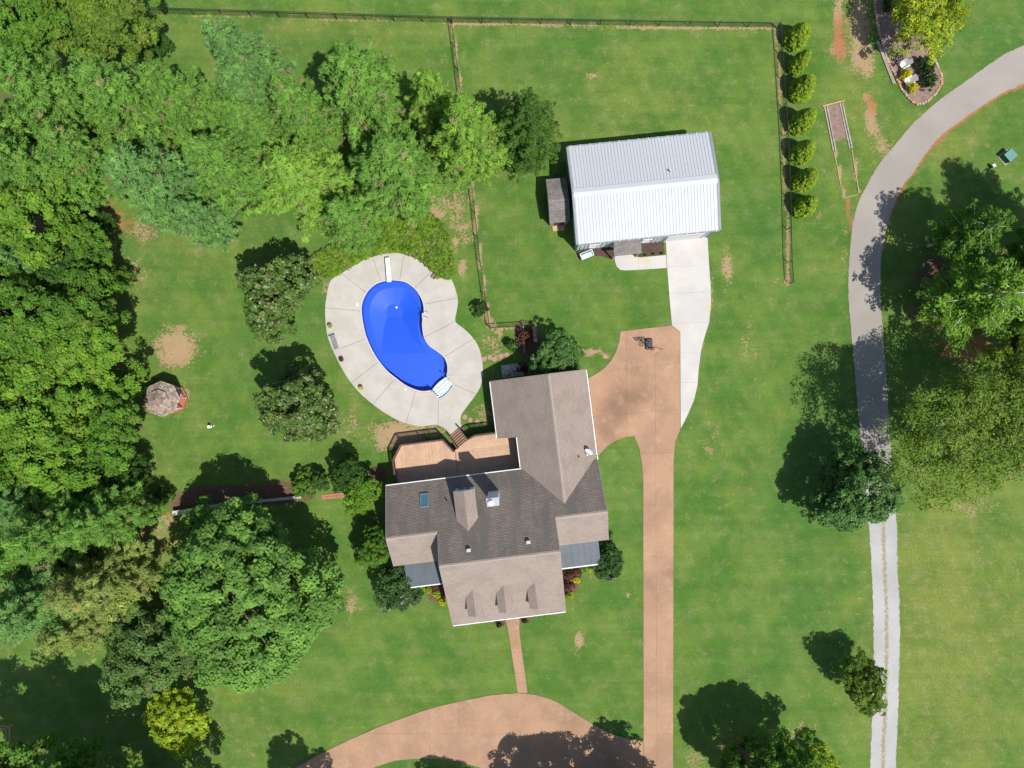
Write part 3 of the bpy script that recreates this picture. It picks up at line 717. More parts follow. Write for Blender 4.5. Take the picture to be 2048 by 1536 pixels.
def clumps(cen, rad, out, per, rng, flat=0.7, up=0.75, rough=0.5, special=0.0, spread=0.16):
    """leaves gathered on domed clumps: cen (N,3), rad (N,), out (N,3) the way each clump faces"""
    Nc = len(cen); i = np.repeat(np.arange(Nc), per); k = len(i)
    d = unit(rng.normal(size=(k, 3)) + out[i] * 0.7 + np.array([0, 0, 0.55]))
    r = rad[i] * rng.uniform(0.55, 1.0, k)
    pos = cen[i] + d * r[:, None] * np.array([1, 1, flat])
    nrm = unit(d + np.array([0, 0, up]) + rng.normal(size=(k, 3)) * rough)
    ct = np.clip(rng.normal(0.48, spread, Nc), 0.05, 0.85)
    tint = ct[i] + rng.normal(0, 0.09, k); tint = np.clip(tint, 0, 0.93)
    if special:
        sc = rng.random(Nc) < special * 2.0
        hot = (rng.random(k) < special * 0.35) | (sc[i] & (rng.random(k) < 0.5)); tint = np.where(hot, 1.0, tint)
    return pos, nrm, tint

def lobes(d, rng, n=9, amp=0.16):
    f = np.ones(len(d))
    for _ in range(n):
        a = unit(rng.normal(size=(1, 3))); f += amp * rng.uniform(-1, 1) * np.cos(3.2 * np.arccos(np.clip(d @ a[0], -1, 1)) + rng.uniform(0, 6))
    return np.clip(f, 0.62, 1.3)

def crown_round(seed, R, H, zb, nc, per, rc, L, W, low=-0.45, special=0.0, flat=0.75, inner=0.28, amp=0.14, spread=0.16, rough=0.55, shell=0.16):
    rng = np.random.default_rng(seed); cz = (H + zb) / 2; Rz = (H - zb) / 2
    d = unit(np.stack([rng.normal(size=nc), rng.normal(size=nc), rng.normal(size=nc)], 1))
    d[:, 2] = np.where(d[:, 2] < low, -d[:, 2], d[:, 2])
    f = lobes(d, rng, amp=amp)
    s = np.where(rng.random(nc) < inner, rng.uniform(0.35, 0.75, nc), rng.uniform(0.97 - shell, 0.97, nc)) * f
    cen = d * s[:, None] * np.array([R - rc * 0.6, R - rc * 0.6, Rz - rc * 0.4]) + np.array([0, 0, cz])
    p, n, t = clumps(cen, rc * rng.uniform(0.65, 1.25, nc), d, per, rng, flat, special=special, spread=spread, rough=rough)
    return leaf_mesh('crown', p, n, L, W, t, rng), cen

def crown_pine(seed, R, H, zb, rows, per, rc, L, W, special=0.06, power=0.7, rise=0.18, step=0.55, droop=0.0):
    rng = np.random.default_rng(seed); cen = []; out = []; tips = []
    for i in range(rows):
        t = (i + rng.uniform(-0.3, 0.3)) / rows; t = min(max(t, 0.0), 0.98)
        z = zb + (H - zb) * t; nb = rng.integers(5, 8); a0 = rng.uniform(0, 6.28)
        prof = (1 - t) ** power * (0.55 + 0.45 * min(1, t * 4 + 0.25))
        for k in range(nb):
            a = a0 + 6.283 * k / nb + rng.uniform(-0.3, 0.3); ln = max(0.5, R * prof * rng.uniform(0.72, 1.08))
            dr = np.array([math.cos(a), math.sin(a), 0]); sd = np.array([-math.sin(a), math.cos(a), 0])
            tips.append(np.array([0, 0, z]) + dr * ln * 0.9 + np.array([0, 0, ln * (rise - droop)]))
            s = 0.22
            while s <= 1.0:
                hh = np.array([0, 0, ln * (rise * s * s - droop * s)])
                c = np.array([0, 0, z]) + dr * ln * s + hh
                wd = 0.34 * ln * (1.05 - s) * min(1, s * 2.2)
                for o in ((0,) if s > 0.93 or wd < 0.35 else (-1, 0, 1)):
                    cc = c + sd * wd * o * rng.uniform(0.6, 1.2) + rng.normal(size=3) * 0.1
                    cen.append(cc); out.append(dr * 0.8 + sd * 0.5 * o + np.array([0, 0, 0.2]))
                s += step / ln
    cen.append(np.array([0, 0, H])); out.append(np.array([0, 0, 1.0]))
    cen = np.array(cen); out = unit(np.array(out))
    p, n, t = clumps(cen, rc * rng.uniform(0.7, 1.2, len(cen)), out, per, rng, 0.6, up=0.8, rough=0.6, special=special, spread=0.13)
    return leaf_mesh('crown', p, n, L, W, t, rng, np.repeat(out, per, 0)), np.array(tips)

def trunk_mesh(H, r, limbs, seed, mat='bark', zb=None, nl=16):
    """tapered trunk with limbs reaching for some of the clumps"""
    rr = random.Random(seed); m = MB(); pts = [Vector((0, 0, -0.1))]
    for k in range(1, 7): pts.append(Vector((rr.uniform(-.12, .12), rr.uniform(-.12, .12), H * 0.92 * k / 6)))
    for k in range(6): m.tube(pts[k], pts[k + 1], r * (1 - k / 6.6), r * (1 - (k + 1) / 6.6), 8, cap=False)
    idx = list(range(len(limbs))); rr.shuffle(idx)
    for i in idx[:nl]:
        e = Vector(limbs[i]); z = min(H * 0.85, max(0.6, e.z - 0.35 * math.hypot(e.x, e.y)))
        s = Vector((0, 0, z)); mid = s.lerp(e, 0.5) + Vector((0, 0, 0.12 * (e - s).length))
        m.tube(s, mid, r * 0.32, r * 0.2, 5, cap=False); m.tube(mid, s.lerp(e, 0.95), r * 0.2, r * 0.05, 5, cap=False)
    o = m.build('trunk', mat, smooth=True); me = o.data; bpy.data.objects.remove(o); return me

PROTO = {}
def proto(key, crown, limbs, H, r, bark='bark', nl=16, **kw):
    PROTO[key] = (crown, trunk_mesh(H, r, limbs, hash(key) % 1000 if False else len(PROTO) + 3, bark, nl=nl), H)
for key, seed in (('pine_a', 1), ('pine_b', 2), ('pine_c', 3), ('pine_d', 4)):
    cr, tp = crown_pine(seed, 6.0, 17.0, 3.0, 15, 36, 0.50, 0.46, 0.10, special=0.03, droop=0.05)
    proto(key, cr, tp, 17.0, 0.3, 'bark', 16)
for key, seed in (('broad_a', 11), ('broad_b', 12), ('broad_c', 13)):
    cr, ce_ = crown_round(seed, 5.0, 12.0, 2.6, 320, 80, 0.74, 0.32, 0.19, special=0.03, inner=0.22, amp=0.2, shell=0.24, rough=0.45)
    proto(key, cr, ce_, 11.0, 0.25)
cr, ce_ = crown_round(21, 8.4, 12.6, 1.6, 560, 92, 0.88, 0.36, 0.24, special=0.02, inner=0.16, amp=0.10, shell=0.22, rough=0.42); proto('maple', cr, ce_, 11.5, 0.42, nl=30)
for key, seed in (('dense_a', 22), ('dense_b', 23)):
    cr, ce_ = crown_round(seed, 4.4, 8.4, 0.9, 420, 62, 0.55, 0.28, 0.15, special=0.03, inner=0.3, amp=0.24, shell=0.30, rough=0.6); proto(key, cr, ce_, 7.6, 0.22)
for key, seed in (('magnolia_a', 24), ('magnolia_b', 25)):
    cr, ce_ = crown_round(seed, 3.9, 8.6, 0.5, 420, 46, 0.50, 0.34, 0.20, special=0.06, inner=0.25, amp=0.22, rough=0.75, shell=0.26); proto(key, cr, ce_, 7.8, 0.22)
cr, tp = crown_pine(26, 4.8, 13.0, 1.0, 17, 26, 0.42, 0.34, 0.10, special=0.03, power=0.62, rise=0.10, step=0.42); proto('spruce', cr, tp, 13.0, 0.25, nl=20)
cr, ce_ = crown_round(27, 7.0, 13.0, 3.4, 560, 46, 0.95, 0.34, 0.11, special=0.08, inner=0.35, amp=0.24, flat=0.7, shell=0.35, rough=0.6); proto('willow', cr, ce_, 12.0, 0.34, 'bark_pale', 26)
cr, ce_ = crown_round(28, 3.6, 8.5, 1.8, 230, 36, 0.55, 0.24, 0.14, special=0.16, inner=0.35, amp=0.2, shell=0.3, rough=0.9); proto('birch', cr, ce_, 8.0, 0.12, 'bark_pale', 24)
cr, tp = crown_pine(29, 5.6, 15.0, 3.5, 10, 24, 0.60, 0.36, 0.18, special=0.02, power=0.6, rise=0.25, step=0.75); proto('sparse_pine', cr, tp, 15.0, 0.26, 'bark_pale', 40)
for key, seed in (('shrub_a', 31), ('shrub_b', 32)):
    cr, ce_ = crown_round(seed, 1.2, 1.7, 0.05, 62, 32, 0.27, 0.20, 0.11, special=0.05, inner=0.25, amp=0.15); proto(key, cr, ce_, 1.4, 0.05, nl=6)
for key, seed in (('crape_a', 33), ('crape_b', 34)):
    cr, ce_ = crown_round(seed, 2.3, 4.4, 0.7, 190, 36, 0.42, 0.34, 0.12, special=0.03, inner=0.3, amp=0.2, shell=0.25, rough=0.8); proto(key, cr, ce_, 3.8, 0.08, 'bark_pale', 14)
def arb_mesh(seed):
    rng = np.random.default_rng(seed); nc = 240; t = rng.random(nc) ** 1.35; a = rng.uniform(0, 6.283, nc)
    r = 1.02 * (1 - t) ** 0.52 * rng.uniform(0.82, 1.05, nc) * np.clip(0.72 + t * 3, 0, 1)
    cen = np.stack([r * np.cos(a), r * np.sin(a), 0.25 + 3.9 * t], 1); out = unit(np.stack([np.cos(a), np.sin(a), np.full(nc, 0.7)], 1))
    p, n, tt = clumps(cen, np.full(nc, 0.2), out, 26, rng, 1.3, up=0.5, special=0.03, spread=0.13)
    return leaf_mesh('crown', p, n, 0.2, 0.10, tt, rng), cen
for k in range(2):
    cr, ce_ = arb_mesh(40 + k); proto('arb_%d' % k, cr, ce_, 3.9, 0.07, nl=4)

def tree(name, label, cat, key, mat, px, py, zmid, R=None, H=None, rz=None, group=None, base=None, sxy=None):
    """px,py: where the middle of the crown shows; zmid: its height; R: crown radius in m; H: height in m"""
    cr, tk, H0 = PROTO[key]
    x, y, _ = P(px, py, zmid)
    o = thing(name, label, cat, (x, y, 0), rnd.uniform(0, 6.28) if rz is None else rz, group)
    R0 = {'pine': 6.0, 'broa': 5.0, 'mapl': 8.4, 'dens': 4.4, 'magn': 3.9, 'spru': 4.8, 'will': 7.0, 'birc': 3.6, 'spar': 5.6, 'shru': 1.2, 'crap': 2.3, 'arb_': 1.0}[key[:4]]
    sx = (R / R0) if R else 1.0; sz = (H / H0) if H else sx
    for me, nm, mm in ((tk, 'trunk', None), (cr, 'crown', mat)):
        if not me.materials: me.materials.append(MATS['leaf_mid'])
        c = bpy.data.objects.new(nm, me); C.objects.link(c); c.parent = o; c.scale = (sx, sx, sz)
        if mm: c.material_slots[0].link = 'OBJECT'; c.material_slots[0].material = MATS[mm]
    return o

stained_concrete()
# ------------------------------------------------------------------ house
HOX, HOY = -11.90, -9.635; HA = math.radians(7.07)
def HF(x, y): return (HOX + x * math.cos(HA) - y * math.sin(HA), HOY + x * math.sin(HA) + y * math.cos(HA))
PITCH = 0.69
def zr(y): return 4.0 + PITCH * (-y)
def on_rear(px, py):
    z = 6.0
    for _ in range(12):
        wx, wy, _z = P(px, py, z); dx, dy = wx - HOX, wy - HOY
        lx, ly = dx * math.cos(HA) + dy * math.sin(HA), -dx * math.sin(HA) + dy * math.cos(HA); z = zr(ly)
    return lx, ly, z
HC = (10.0, -5.0)
house = thing('house', 'large house with taupe shingle roofs, rear deck and three front dormers', 'house', (*HF(*HC), 0), HA)
HOFF = (HC[0], HC[1], 0)
def slab_poly(pts, th=0.16): return MB().extrude(pts, (0, 0, -th))
def roof(pts, mat, ex, ey, name='roof_slope', label=None, parent=house, off=HOFF, th=0.16):
    o = slab_poly(pts, th).build(name, mat, parent, off, slope_uv=(ex, ey))
    if label: o['label'] = label
    return o
sl = 1 / math.hypot(1, PITCH)
rear = [(0, 0), (13.0, 0), (16.4, -3.333), (19.7, 0), (20.1, 0), (20.1, -4.38), (15.35, -4.38), (15.35, -7.0), (4.7, -7.0), (4.7, -4.38), (0, -4.38)]
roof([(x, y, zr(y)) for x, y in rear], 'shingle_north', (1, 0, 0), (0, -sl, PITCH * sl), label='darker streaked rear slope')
zf = lambda y: 8.83 - PITCH * (-y - 7.0)
zw = lambda y: 7.022 - PITCH * (-y - 4.38)
fr = roof([(4.7, -7.0, zf(-7.0)), (15.35, -7.0, zf(-7.0)), (15.35, -13.79, zf(-13.79)), (4.7, -13.79, zf(-13.79))], 'shingle_sunny', (1, 0, 0), (0, sl, PITCH * sl), label='paler front slope with the three dormers')
for x0, x1 in ((0, 4.7), (15.35, 20.1)):
    roof([(x0, -4.38, zw(-4.38)), (x1, -4.38, zw(-4.38)), (x1, -7.4, zw(-7.4)), (x0, -7.4, zw(-7.4))], 'shingle_sunny', (1, 0, 0), (0, sl, PITCH * sl))
zWw = lambda x: 6.3 - PITCH * (16.4 - x); zWe = lambda x: 6.3 - PITCH * (x - 16.4)
pw = [(16.4, 8.56), (10.95, 8.56), (10.95, 3.1), (12.85, 3.1), (12.85, 0.15), (13.0, 0), (16.4, -3.333)]
roof([(x, y, zWw(x)) for x, y in pw], 'shingle_sunny', (0, 1, 0), (sl, 0, PITCH * sl))
pe = [(16.4, 8.56), (16.4, -3.333), (20.1, 0.36), (20.1, 8.56)]
roof([(x, y, zWe(x)) for x, y in pe], 'shingle_sunny', (0, 1, 0), (-sl, 0, PITCH * sl))
# ridge caps
simple('ridge_shingle', (0.274, 0.226, 0.196), (0.244, 0.200, 0.174), 0.9, 3.0, fine=0.15)
def cap(a, b, d):
    m = MB(); a, b = Vector(a), Vector(b); d = Vector((d[0], d[1], 0)) * 0.15
    for s_ in (-1, 1): m.extrude([a, b, b + d * s_ - Vector((0, 0, 0.15 * PITCH)), a + d * s_ - Vector((0, 0, 0.15 * PITCH))], (0, 0, 0.02))
    m.build('ridge_cap', 'ridge_shingle', house, HOFF)
cap((4.7, -7.0, 8.835), (15.35, -7.0, 8.835), (0, 1)); cap((0, -4.38, 7.027), (4.66, -4.38, 7.027), (0, 1)); cap((15.39, -4.38, 7.027), (20.1, -4.38, 7.027), (0, 1)); cap((16.4, 8.56, 6.305), (16.4, -3.2, 6.305), (1, 0))
# low porch roofs in dark sheet metal
for x0, x1 in ((0.9, 4.68), (15.37, 19.2)):
    MB().extrude([(x0, -7.3, 4.78), (x1, -7.3, 4.78), (x1, -9.7, 4.15), (x0, -9.7, 4.15)], (0, 0, -0.12)).build('porch_roof', 'porch_metal', house, HOFF)
    m = MB()
    for k in range(int((x1 - x0) / 0.6) + 1): m.bar((x0 + 0.04 + k * 0.6, -7.42, 4.765), (x0 + 0.04 + k * 0.6, -9.66, 4.178), 0.03, 0.03)
    tag(m.build('seam', 'porch_metal', house, HOFF), kind='stuff')
    MB().bar((x0, -9.77, 4.1), (x1, -9.77, 4.1), 0.11, 0.11).build('gutter', 'white_paint', house, HOFF)
    for k in range(3): MB().box((x0 + 0.3 + k * (x1 - x0 - 0.6) / 2, -9.5, 2.02), (0.14, 0.14, 4.05)).build('porch_post', 'white_paint', house, HOFF)
    MB().box(((x0 + x1) / 2, -8.5, 0.45), (x1 - x0, 2.3, 0.9)).build('porch_floor', 'concrete_pale', house, HOFF)
# walls (solid blocks under the roofs)
def gable_x(x0, x1, prof): return MB().extrude([(x0, y, z) for y, z in prof], (x1 - x0, 0, 0))
def gable_y(y0, y1, prof): return MB().extrude([(x, y0, z) for x, z in prof], (0, y1 - y0, 0))
gable_x(4.78, 15.27, [(-0.45, -0.1), (-0.45, 4.1), (-7.0, 8.6), (-11.6, 5.45), (-11.6, -0.1)]).build('wall', 'siding_blue', house, HOFF)
gable_x(0.4, 4.77, [(-0.45, -0.1), (-0.45, 4.1), (-4.38, 6.8), (-7.1, 4.93), (-7.1, -0.1)]).build('wall', 'siding_blue', house, HOFF)
gable_x(15.28, 19.7, [(-0.44, -0.1), (-0.44, 4.1), (-4.38, 6.8), (-7.1, 4.93), (-7.1, -0.1)]).build('wall', 'siding_blue', house, HOFF)
gable_y(3.3, 8.25, [(11.35, -0.1), (11.35, zWw(11.35) - .2), (16.4, 6.05), (19.7, zWe(19.7) - .2), (19.7, -0.1)]).build('wall', 'brick_wall', house, HOFF)
gable_y(-0.43, 3.29, [(13.25, -0.1), (13.25, zWw(13.25) - .2), (16.4, 6.05), (19.69, zWe(19.69) - .2), (19.69, -0.1)]).build('wall', 'brick_wall', house, HOFF)
# eave boards and gutters in white
simple('trim_tan', (0.27, 0.225, 0.195), (0.24, 0.20, 0.17), 0.7, 2.0)
def edge(a, b, w=0.085, h=0.14, name='gutter'): MB().bar(a, b, w, h).build(name, 'trim_tan' if name == 'fascia' else 'white_paint', house, HOFF)
edge((-0.02, 0.055, 3.93), (12.9, 0.055, 3.93)); edge((4.68, -13.85, 4.07), (15.37, -13.85, 4.07))
edge((10.89, 3.1, 2.47), (10.89, 8.56, 2.47)); edge((12.79, 0.1, 3.78), (12.79, 3.04, 3.78)); edge((20.16, 0.36, 3.68), (20.16, 8.56, 3.68)); edge((20.16, 0.02, 3.93), (20.16, 0.33, 3.93))
edge((10.95, 3.06, 2.40), (12.84, 3.06, 3.71), 0.05, 0.13, 'fascia')
for x, sx in ((-0.03, 0), (20.13, 0)):
    edge((x, 0, 3.90), (x, -4.38, 6.92), 0.05, 0.15, 'fascia'); edge((x, -4.40, 6.92), (x, -7.4, 4.85), 0.05, 0.15, 'fascia')
for x in (4.67, 15.38):
    edge((x, -7.0, 8.73), (x, -13.79, 4.05), 0.05, 0.15, 'fascia'); edge((x, -4.5, 7.0), (x, -6.98, 8.72), 0.05, 0.15, 'fascia')
edge((10.95, 8.60, 2.45), (16.4, 8.60, 6.2), 0.05, 0.15, 'fascia'); edge((16.42, 8.60, 6.2), (20.1, 8.60, 3.66), 0.05, 0.15, 'fascia')
# front porch columns and floor
MB().box((10.0, -12.6, 0.4), (10.2, 1.98, 0.8)).build('porch_floor', 'concrete_pale', house, HOFF)
for x in (5.2, 8.2, 11.9, 14.85): MB().box((x, -13.4, 2.42), (0.22, 0.22, 3.22)).build('column', 'white_paint', house, HOFF)

def window(c, wd, ht, axis, parent, off, name='window'):
    """framed window on a wall; axis = outward direction ('x','-x','y','-y')"""
    n = {'x': Vector((1, 0, 0)), '-x': Vector((-1, 0, 0)), 'y': Vector((0, 1, 0)), '-y': Vector((0, -1, 0))}[axis]
    t = Vector((-n.y, n.x, 0)); c = Vector(c); ax = Matrix((t, n, Vector((0, 0, 1)))).transposed()
    f = MB()
    for s in (-1, 1):
        f.box(c + t * s * (wd / 2) + n * 0.03, (0.10, 0.07, ht + 0.1), ax=ax); f.box(c + Vector((0, 0, s * ht / 2)) + n * 0.03, (wd - 0.1, 0.07, 0.10), ax=ax)
    f.box(c + n * 0.025, (wd - 0.1, 0.04, 0.05), ax=ax)
    fo = f.build(name, 'white_paint', parent, off)
    MB().box(c + n * 0.008, (wd - 0.1, 0.014, ht - 0.1), ax=ax).build('pane', 'glass', fo, off if parent is None else off)
    return fo
for x in (1.6, 3.4, 17.2, 18.6): window((x, -7.1, 2.3), 1.0, 1.5, '-y', house, HOFF)
for x in (6.2, 8.0, 12.4, 14.0): window((x, -11.6, 2.2), 1.0, 1.6, '-y', house, HOFF)
MB().box((10.1, -11.63, 1.9), (1.0, 0.06, 2.1)).build('door', 'rail_wood', house, HOFF)
for x in (2.2, 6.0, 9.0): window((x, -0.45, 2.4), 1.3, 1.6, 'y', house, HOFF)
window((0.4, -4.4, 2.4), 1.1, 1.5, '-x', house, HOFF); window((0.4, -4.4, 5.2), 0.8, 1.0, '-x', house, HOFF)
for y in (1.2, 6.5): MB().box((19.74, y + 0.6, 1.15), (0.06, 2.6, 2.2)).build('garage_door', 'white_paint', house, HOFF)
# rear dormer
zd = 7.17; yd0, ydt = -0.95, -(zd - 4) / PITCH; xd, hw = 7.45, 0.98; ze = zd - PITCH * hw; yv = -(ze - 4) / PITCH
d = MB().extrude([(xd - hw + .1, -0.99, 4.6), (xd - hw + .1, -0.99, ze), (xd, -0.99, zd - .1), (xd + hw - .1, -0.99, ze), (xd + hw - .1, -0.99, 4.6)], (0, -2.5, 0)).build('dormer', 'trim_pale', house, HOFF)
for s in (-1, 1):
    slab_poly([(xd, yd0, zd), (xd, ydt, zd), (xd + s * hw, yv, ze), (xd + s * hw, yd0, ze)], 0.10).build('dormer_roof', 'shingle_sunny', d, HOFF, slope_uv=((0, 1, 0), (-s * sl, 0, PITCH * sl)))
MB().box((xd, -0.965, 5.65), (1.25, 0.05, 1.05)).build('dormer_window', 'white_paint', d, HOFF)
for s in (-1, 1): MB().box((xd + s * 0.29, -0.937, 5.65), (0.5, 0.01, 0.85)).build('pane', 'glass', d, HOFF)
# front dormers
for u in (7.15, 9.95, 12.8):
    zt, hw = 6.8, 0.74; ze = zt - PITCH * hw; yt = -(7.0 + (8.83 - zt) / PITCH); yv = -(7.0 + (8.83 - ze) / PITCH); yf = -12.45
    d = MB().extrude([(u - hw + .06, yf + .12, 4.8), (u - hw + .06, yf + .12, ze), (u, yf + .12, zt - .08), (u + hw - .06, yf + .12, ze), (u + hw - .06, yf + .12, 4.8)], (0, 2.3, 0)).build('dormer', 'white_paint', house, HOFF)
    for s in (-1, 1):
        slab_poly([(u, yf, zt), (u, yt, zt), (u + s * hw, yv, ze), (u + s * hw, yf, ze)], 0.08).build('dormer_roof', 'shingle_sunny', d, HOFF, slope_uv=((0, 1, 0), (-s * sl, 0, PITCH * sl)))
    MB().box((u, yf + .1, 5.75), (0.7, 0.06, 0.9)).build('dormer_window', 'glass', d, HOFF)
# chimney chase with metal top and flue
ch = MB().box((10.08, -1.88, 6.9), (1.0, 0.64, 5.0)).build('chimney', 'trim_pale', house, HOFF)
MB().box((10.08, -1.88, 9.42), (1.08, 0.72, 0.06)).build('chimney_cap', 'chrome', ch, HOFF)
MB().lathe([(0.19, 9.45), (0.19, 9.72), (0.24, 9.73), (0.24, 9.80), (0.05, 9.84)], 16, (9.93, -1.92, 0)).build('flue', 'white_plastic', ch, HOFF, smooth=False)
# skylight
sx_, sy_, sz_ = on_rear(849, 1001)
ay = Vector((0, -sl, PITCH * sl)); an = Vector((0, PITCH * sl, sl)); axm = Matrix((Vector((1, 0, 0)), -ay, an)).transposed()
sk = Vector((sx_, sy_, sz_)); m = MB()
for s in (-1, 1):
    m.box(sk + Vector((s * 0.36, 0, 0)) + an * 0.06, (0.09, 1.38, 0.16), ax=axm); m.box(sk + ay * s * 0.645 + an * 0.06, (0.62, 0.09, 0.16), ax=axm)
so = m.build('skylight', 'grey_metal', house, HOFF)
MB().box(sk + an * 0.07, (0.63, 1.2, 0.03), ax=axm).build('pane', 'skylight_glass', so, HOFF)
for px_, py_ in ((938, 1102), (1057, 1086)):
    vx, vy, vz = on_rear(px_, py_); c = Vector((vx, vy, vz))
    v = MB().box(c + an * 0.12, (0.30, 0.36, 0.24), ax=axm).build('roof_vent', 'dark_metal', house, HOFF)
    MB().box(c + an * 0.25 + ay * 0.05, (0.36, 0.30, 0.03), ax=axm).build('vent_cap', 'white_plastic', v, HOFF)
vx, vy, vz = on_rear(894, 1001); MB().tube((vx, vy, vz - .1), (vx, vy, vz + .4), 0.06).build('vent_pipe', 'dark_metal', house, HOFF)
MB().tube((18.35, 0.6, zWe(18.35) - .1), (18.35, 0.6, zWe(18.35) + .35), 0.06).build('vent_pipe', 'dark_metal', house, HOFF)
# satellite dish on the wing roof
dx_, dy_ = 19.35, 0.95; dz_ = zWe(dx_)
ds = thing('satellite_dish', 'oval grey satellite dish on the roof edge beside the driveway', 'satellite dish', (*HF(dx_, dy_), dz_), HA)
MB().path([(0, 0, -0.05), (0, 0, 0.45), (0.08, 0.05, 0.6)], 0.03).build('mast', 'dark_metal', ds)
dn = Vector((-0.52, -0.62, 0.58)).normalized(); q = dn.to_track_quat('Z', 'Y').to_matrix()
m = MB(); i0 = 0
for r, z in ((0.02, 0), (0.2, 0.015), (0.34, 0.05), (0.44, 0.10)):
    for k in range(20):
        p = q @ Vector((r * math.cos(k * PI / 10), 0.85 * r * math.sin(k * PI / 10), z)) + Vector((0.08, 0.05, 0.62)); m.v.append(tuple(p))
for j in range(3):
    for k in range(20): l = (k + 1) % 20; m.f.append((j * 20 + k, j * 20 + l, (j + 1) * 20 + l, (j + 1) * 20 + k))
m.build('reflector', 'white_plastic', ds, smooth=True)
a0 = Vector((0.08, 0.05, 0.62)); MB().path([a0 + Vector((0, 0, -.25)), a0 + dn * 0.55 + Vector((0, 0, -0.25))], 0.025).box(a0 + dn * 0.55 + Vector((0, 0, -0.22)), (0.1, 0.1, 0.12)).build('feed_arm', 'white_plastic', ds)

# ------------------------------------------------------------------ rear deck with railing and stairs
DC = (6.5, 1.6); DOFF = (DC[0], DC[1], 0); DZ = 1.4
dk = thing('wooden_deck', 'raised tan wooden deck with dark railings behind the house', 'deck', (*HF(*DC), 0), HA)
DP = [(0.64, -0.4), (0.64, 2.2), (1.55, 3.58), (5.68, 3.58), (6.61, 2.28), (8.13, 3.33), (8.76, 3.6), (11.3, 3.6), (11.3, 3.22), (13.2, 3.22), (13.2, -0.4)]
def spans(poly, ax, c):
    out = []; n = len(poly)
    for i in range(n):
        a, b = poly[i - 1], poly[i]
        if (a[ax] > c) != (b[ax] > c): out.append(a[1 - ax] + (b[1 - ax] - a[1 - ax]) * (c - a[ax]) / (b[ax] - a[ax]))
    out.sort(); return list(zip(out[::2], out[1::2]))
m = MB(); x = 0.72
while x < 6.6:
    for a, b in spans(DP, 0, x): m.box((x, (a + b) / 2, DZ - .02), (0.128, b - a, 0.04))
    x += 0.14
tag(m.build('deck_board', 'deck_board', dk, DOFF), kind='stuff')
m = MB(); y = -0.33
while y < 3.6:
    for a, b in spans(DP, 1, y):
        a = max(a, 6.62)
        if b - a > 0.1: m.box(((a + b) / 2, y, DZ - .02), (b - a, 0.128, 0.04))
    y += 0.14
tag(m.build('deck_board', 'deck_board', dk, DOFF), kind='stuff')
for a, b in zip(DP, DP[1:]):
    if a[1] > -0.3 or b[1] > -0.3: MB().bar((*a, DZ - 0.16), (*b, DZ - 0.16), 0.05, 0.26).build('rim_board', 'rail_wood', dk, DOFF)
for x, y in ((0.9, 2.0), (1.8, 3.3), (3.7, 3.3), (5.5, 3.3), (8.9, 3.3), (11.0, 3.3), (12.9, 2.8)): MB().box((x, y, 0.62), (0.15, 0.15, 1.38)).build('support_post', 'rail_wood', dk, DOFF)
def railing(pts, z0=DZ, zh=1.02, parent=dk, off=DOFF, endposts=True):
    for k, (a, b) in enumerate(zip(pts, pts[1:])):
        a, b = Vector(a), Vector(b); L = (b - a).length; n = max(1, round(L / 1.9))
        for i in range(n + (1 if k == len(pts) - 2 else 0)):
            p = a.lerp(b, i / n); MB().box((p.x, p.y, p.z + zh / 2), (0.1, 0.1, zh)).build('post', 'rail_wood', parent, off)
        up = Vector((0, 0, 1))
        MB().bar(a + up * (zh + .02), b + up * (zh + .02), 0.15, 0.045).build('top_rail', 'rail_wood', parent, off)
        MB().bar(a + up * 0.12, b + up * 0.12, 0.05, 0.08).build('bottom_rail', 'rail_wood', parent, off)
        m = MB(); c = max(2, int(L / 0.14))
        for i in range(1, c):
            p = a.lerp(b, i / c); m.box((p.x, p.y, p.z + zh * 0.56), (0.05, 0.05, zh * 0.84))
        tag(m.build('baluster', 'rail_wood', parent, off), kind='stuff')
Z = lambda p: (p[0], p[1], DZ)
railing([Z((0.66, 0.05)), Z((0.66, 2.18)), Z((1.57, 3.55)), Z((5.66, 3.55)), Z((6.58, 2.30))])
railing([Z((8.12, 3.30)), Z((8.76, 3.57)), Z((11.25, 3.57))])
# stairs from the notch down to the terrace
sa, sb = Vector((6.98, 2.56, 0)), Vector((8.02, 3.27, 0)); sd = Vector((-(sb - sa).y, (sb - sa).x, 0)).normalized()
ns = 6
for k in range(ns):
    o = sd * (0.13 + 0.23 * k); z = DZ - 0.2 * (k + 1)
    if z < 0.1: break
    c = (sa + sb) / 2 + o
    MB().box((c.x, c.y, z), ((sb - sa).length - 0.1, 0.15, 0.045), rz=math.atan2((sb - sa).y, (sb - sa).x)).build('tread', 'stair_wood', dk, DOFF)
for p in (sa, sb):
    e = p + sd * 1.4
    MB().bar((p.x, p.y, DZ - 0.12), (e.x, e.y, 0.15), 0.06, 0.26).build('stringer', 'rail_wood', dk, DOFF)
    MB().bar((p.x, p.y, DZ + 0.95), (e.x, e.y, 1.0), 0.13, 0.05).build('top_rail', 'stair_wood', dk, DOFF)
    MB().box((e.x, e.y, 0.53), (0.1, 0.1, 1.0)).build('post', 'rail_wood', dk, DOFF)
    MB().box((p.x, p.y, DZ + 0.45), (0.1, 0.1, 1.0)).build('post', 'rail_wood', dk, DOFF)
    m = MB()
    for i in range(1, 9): c = p.lerp(e, i / 9); m.box((c.x, c.y, DZ + 0.5 - (DZ - 0.05) * i / 9), (0.04, 0.04, 0.85))
    tag(m.build('baluster', 'rail_wood', dk, DOFF), kind='stuff')

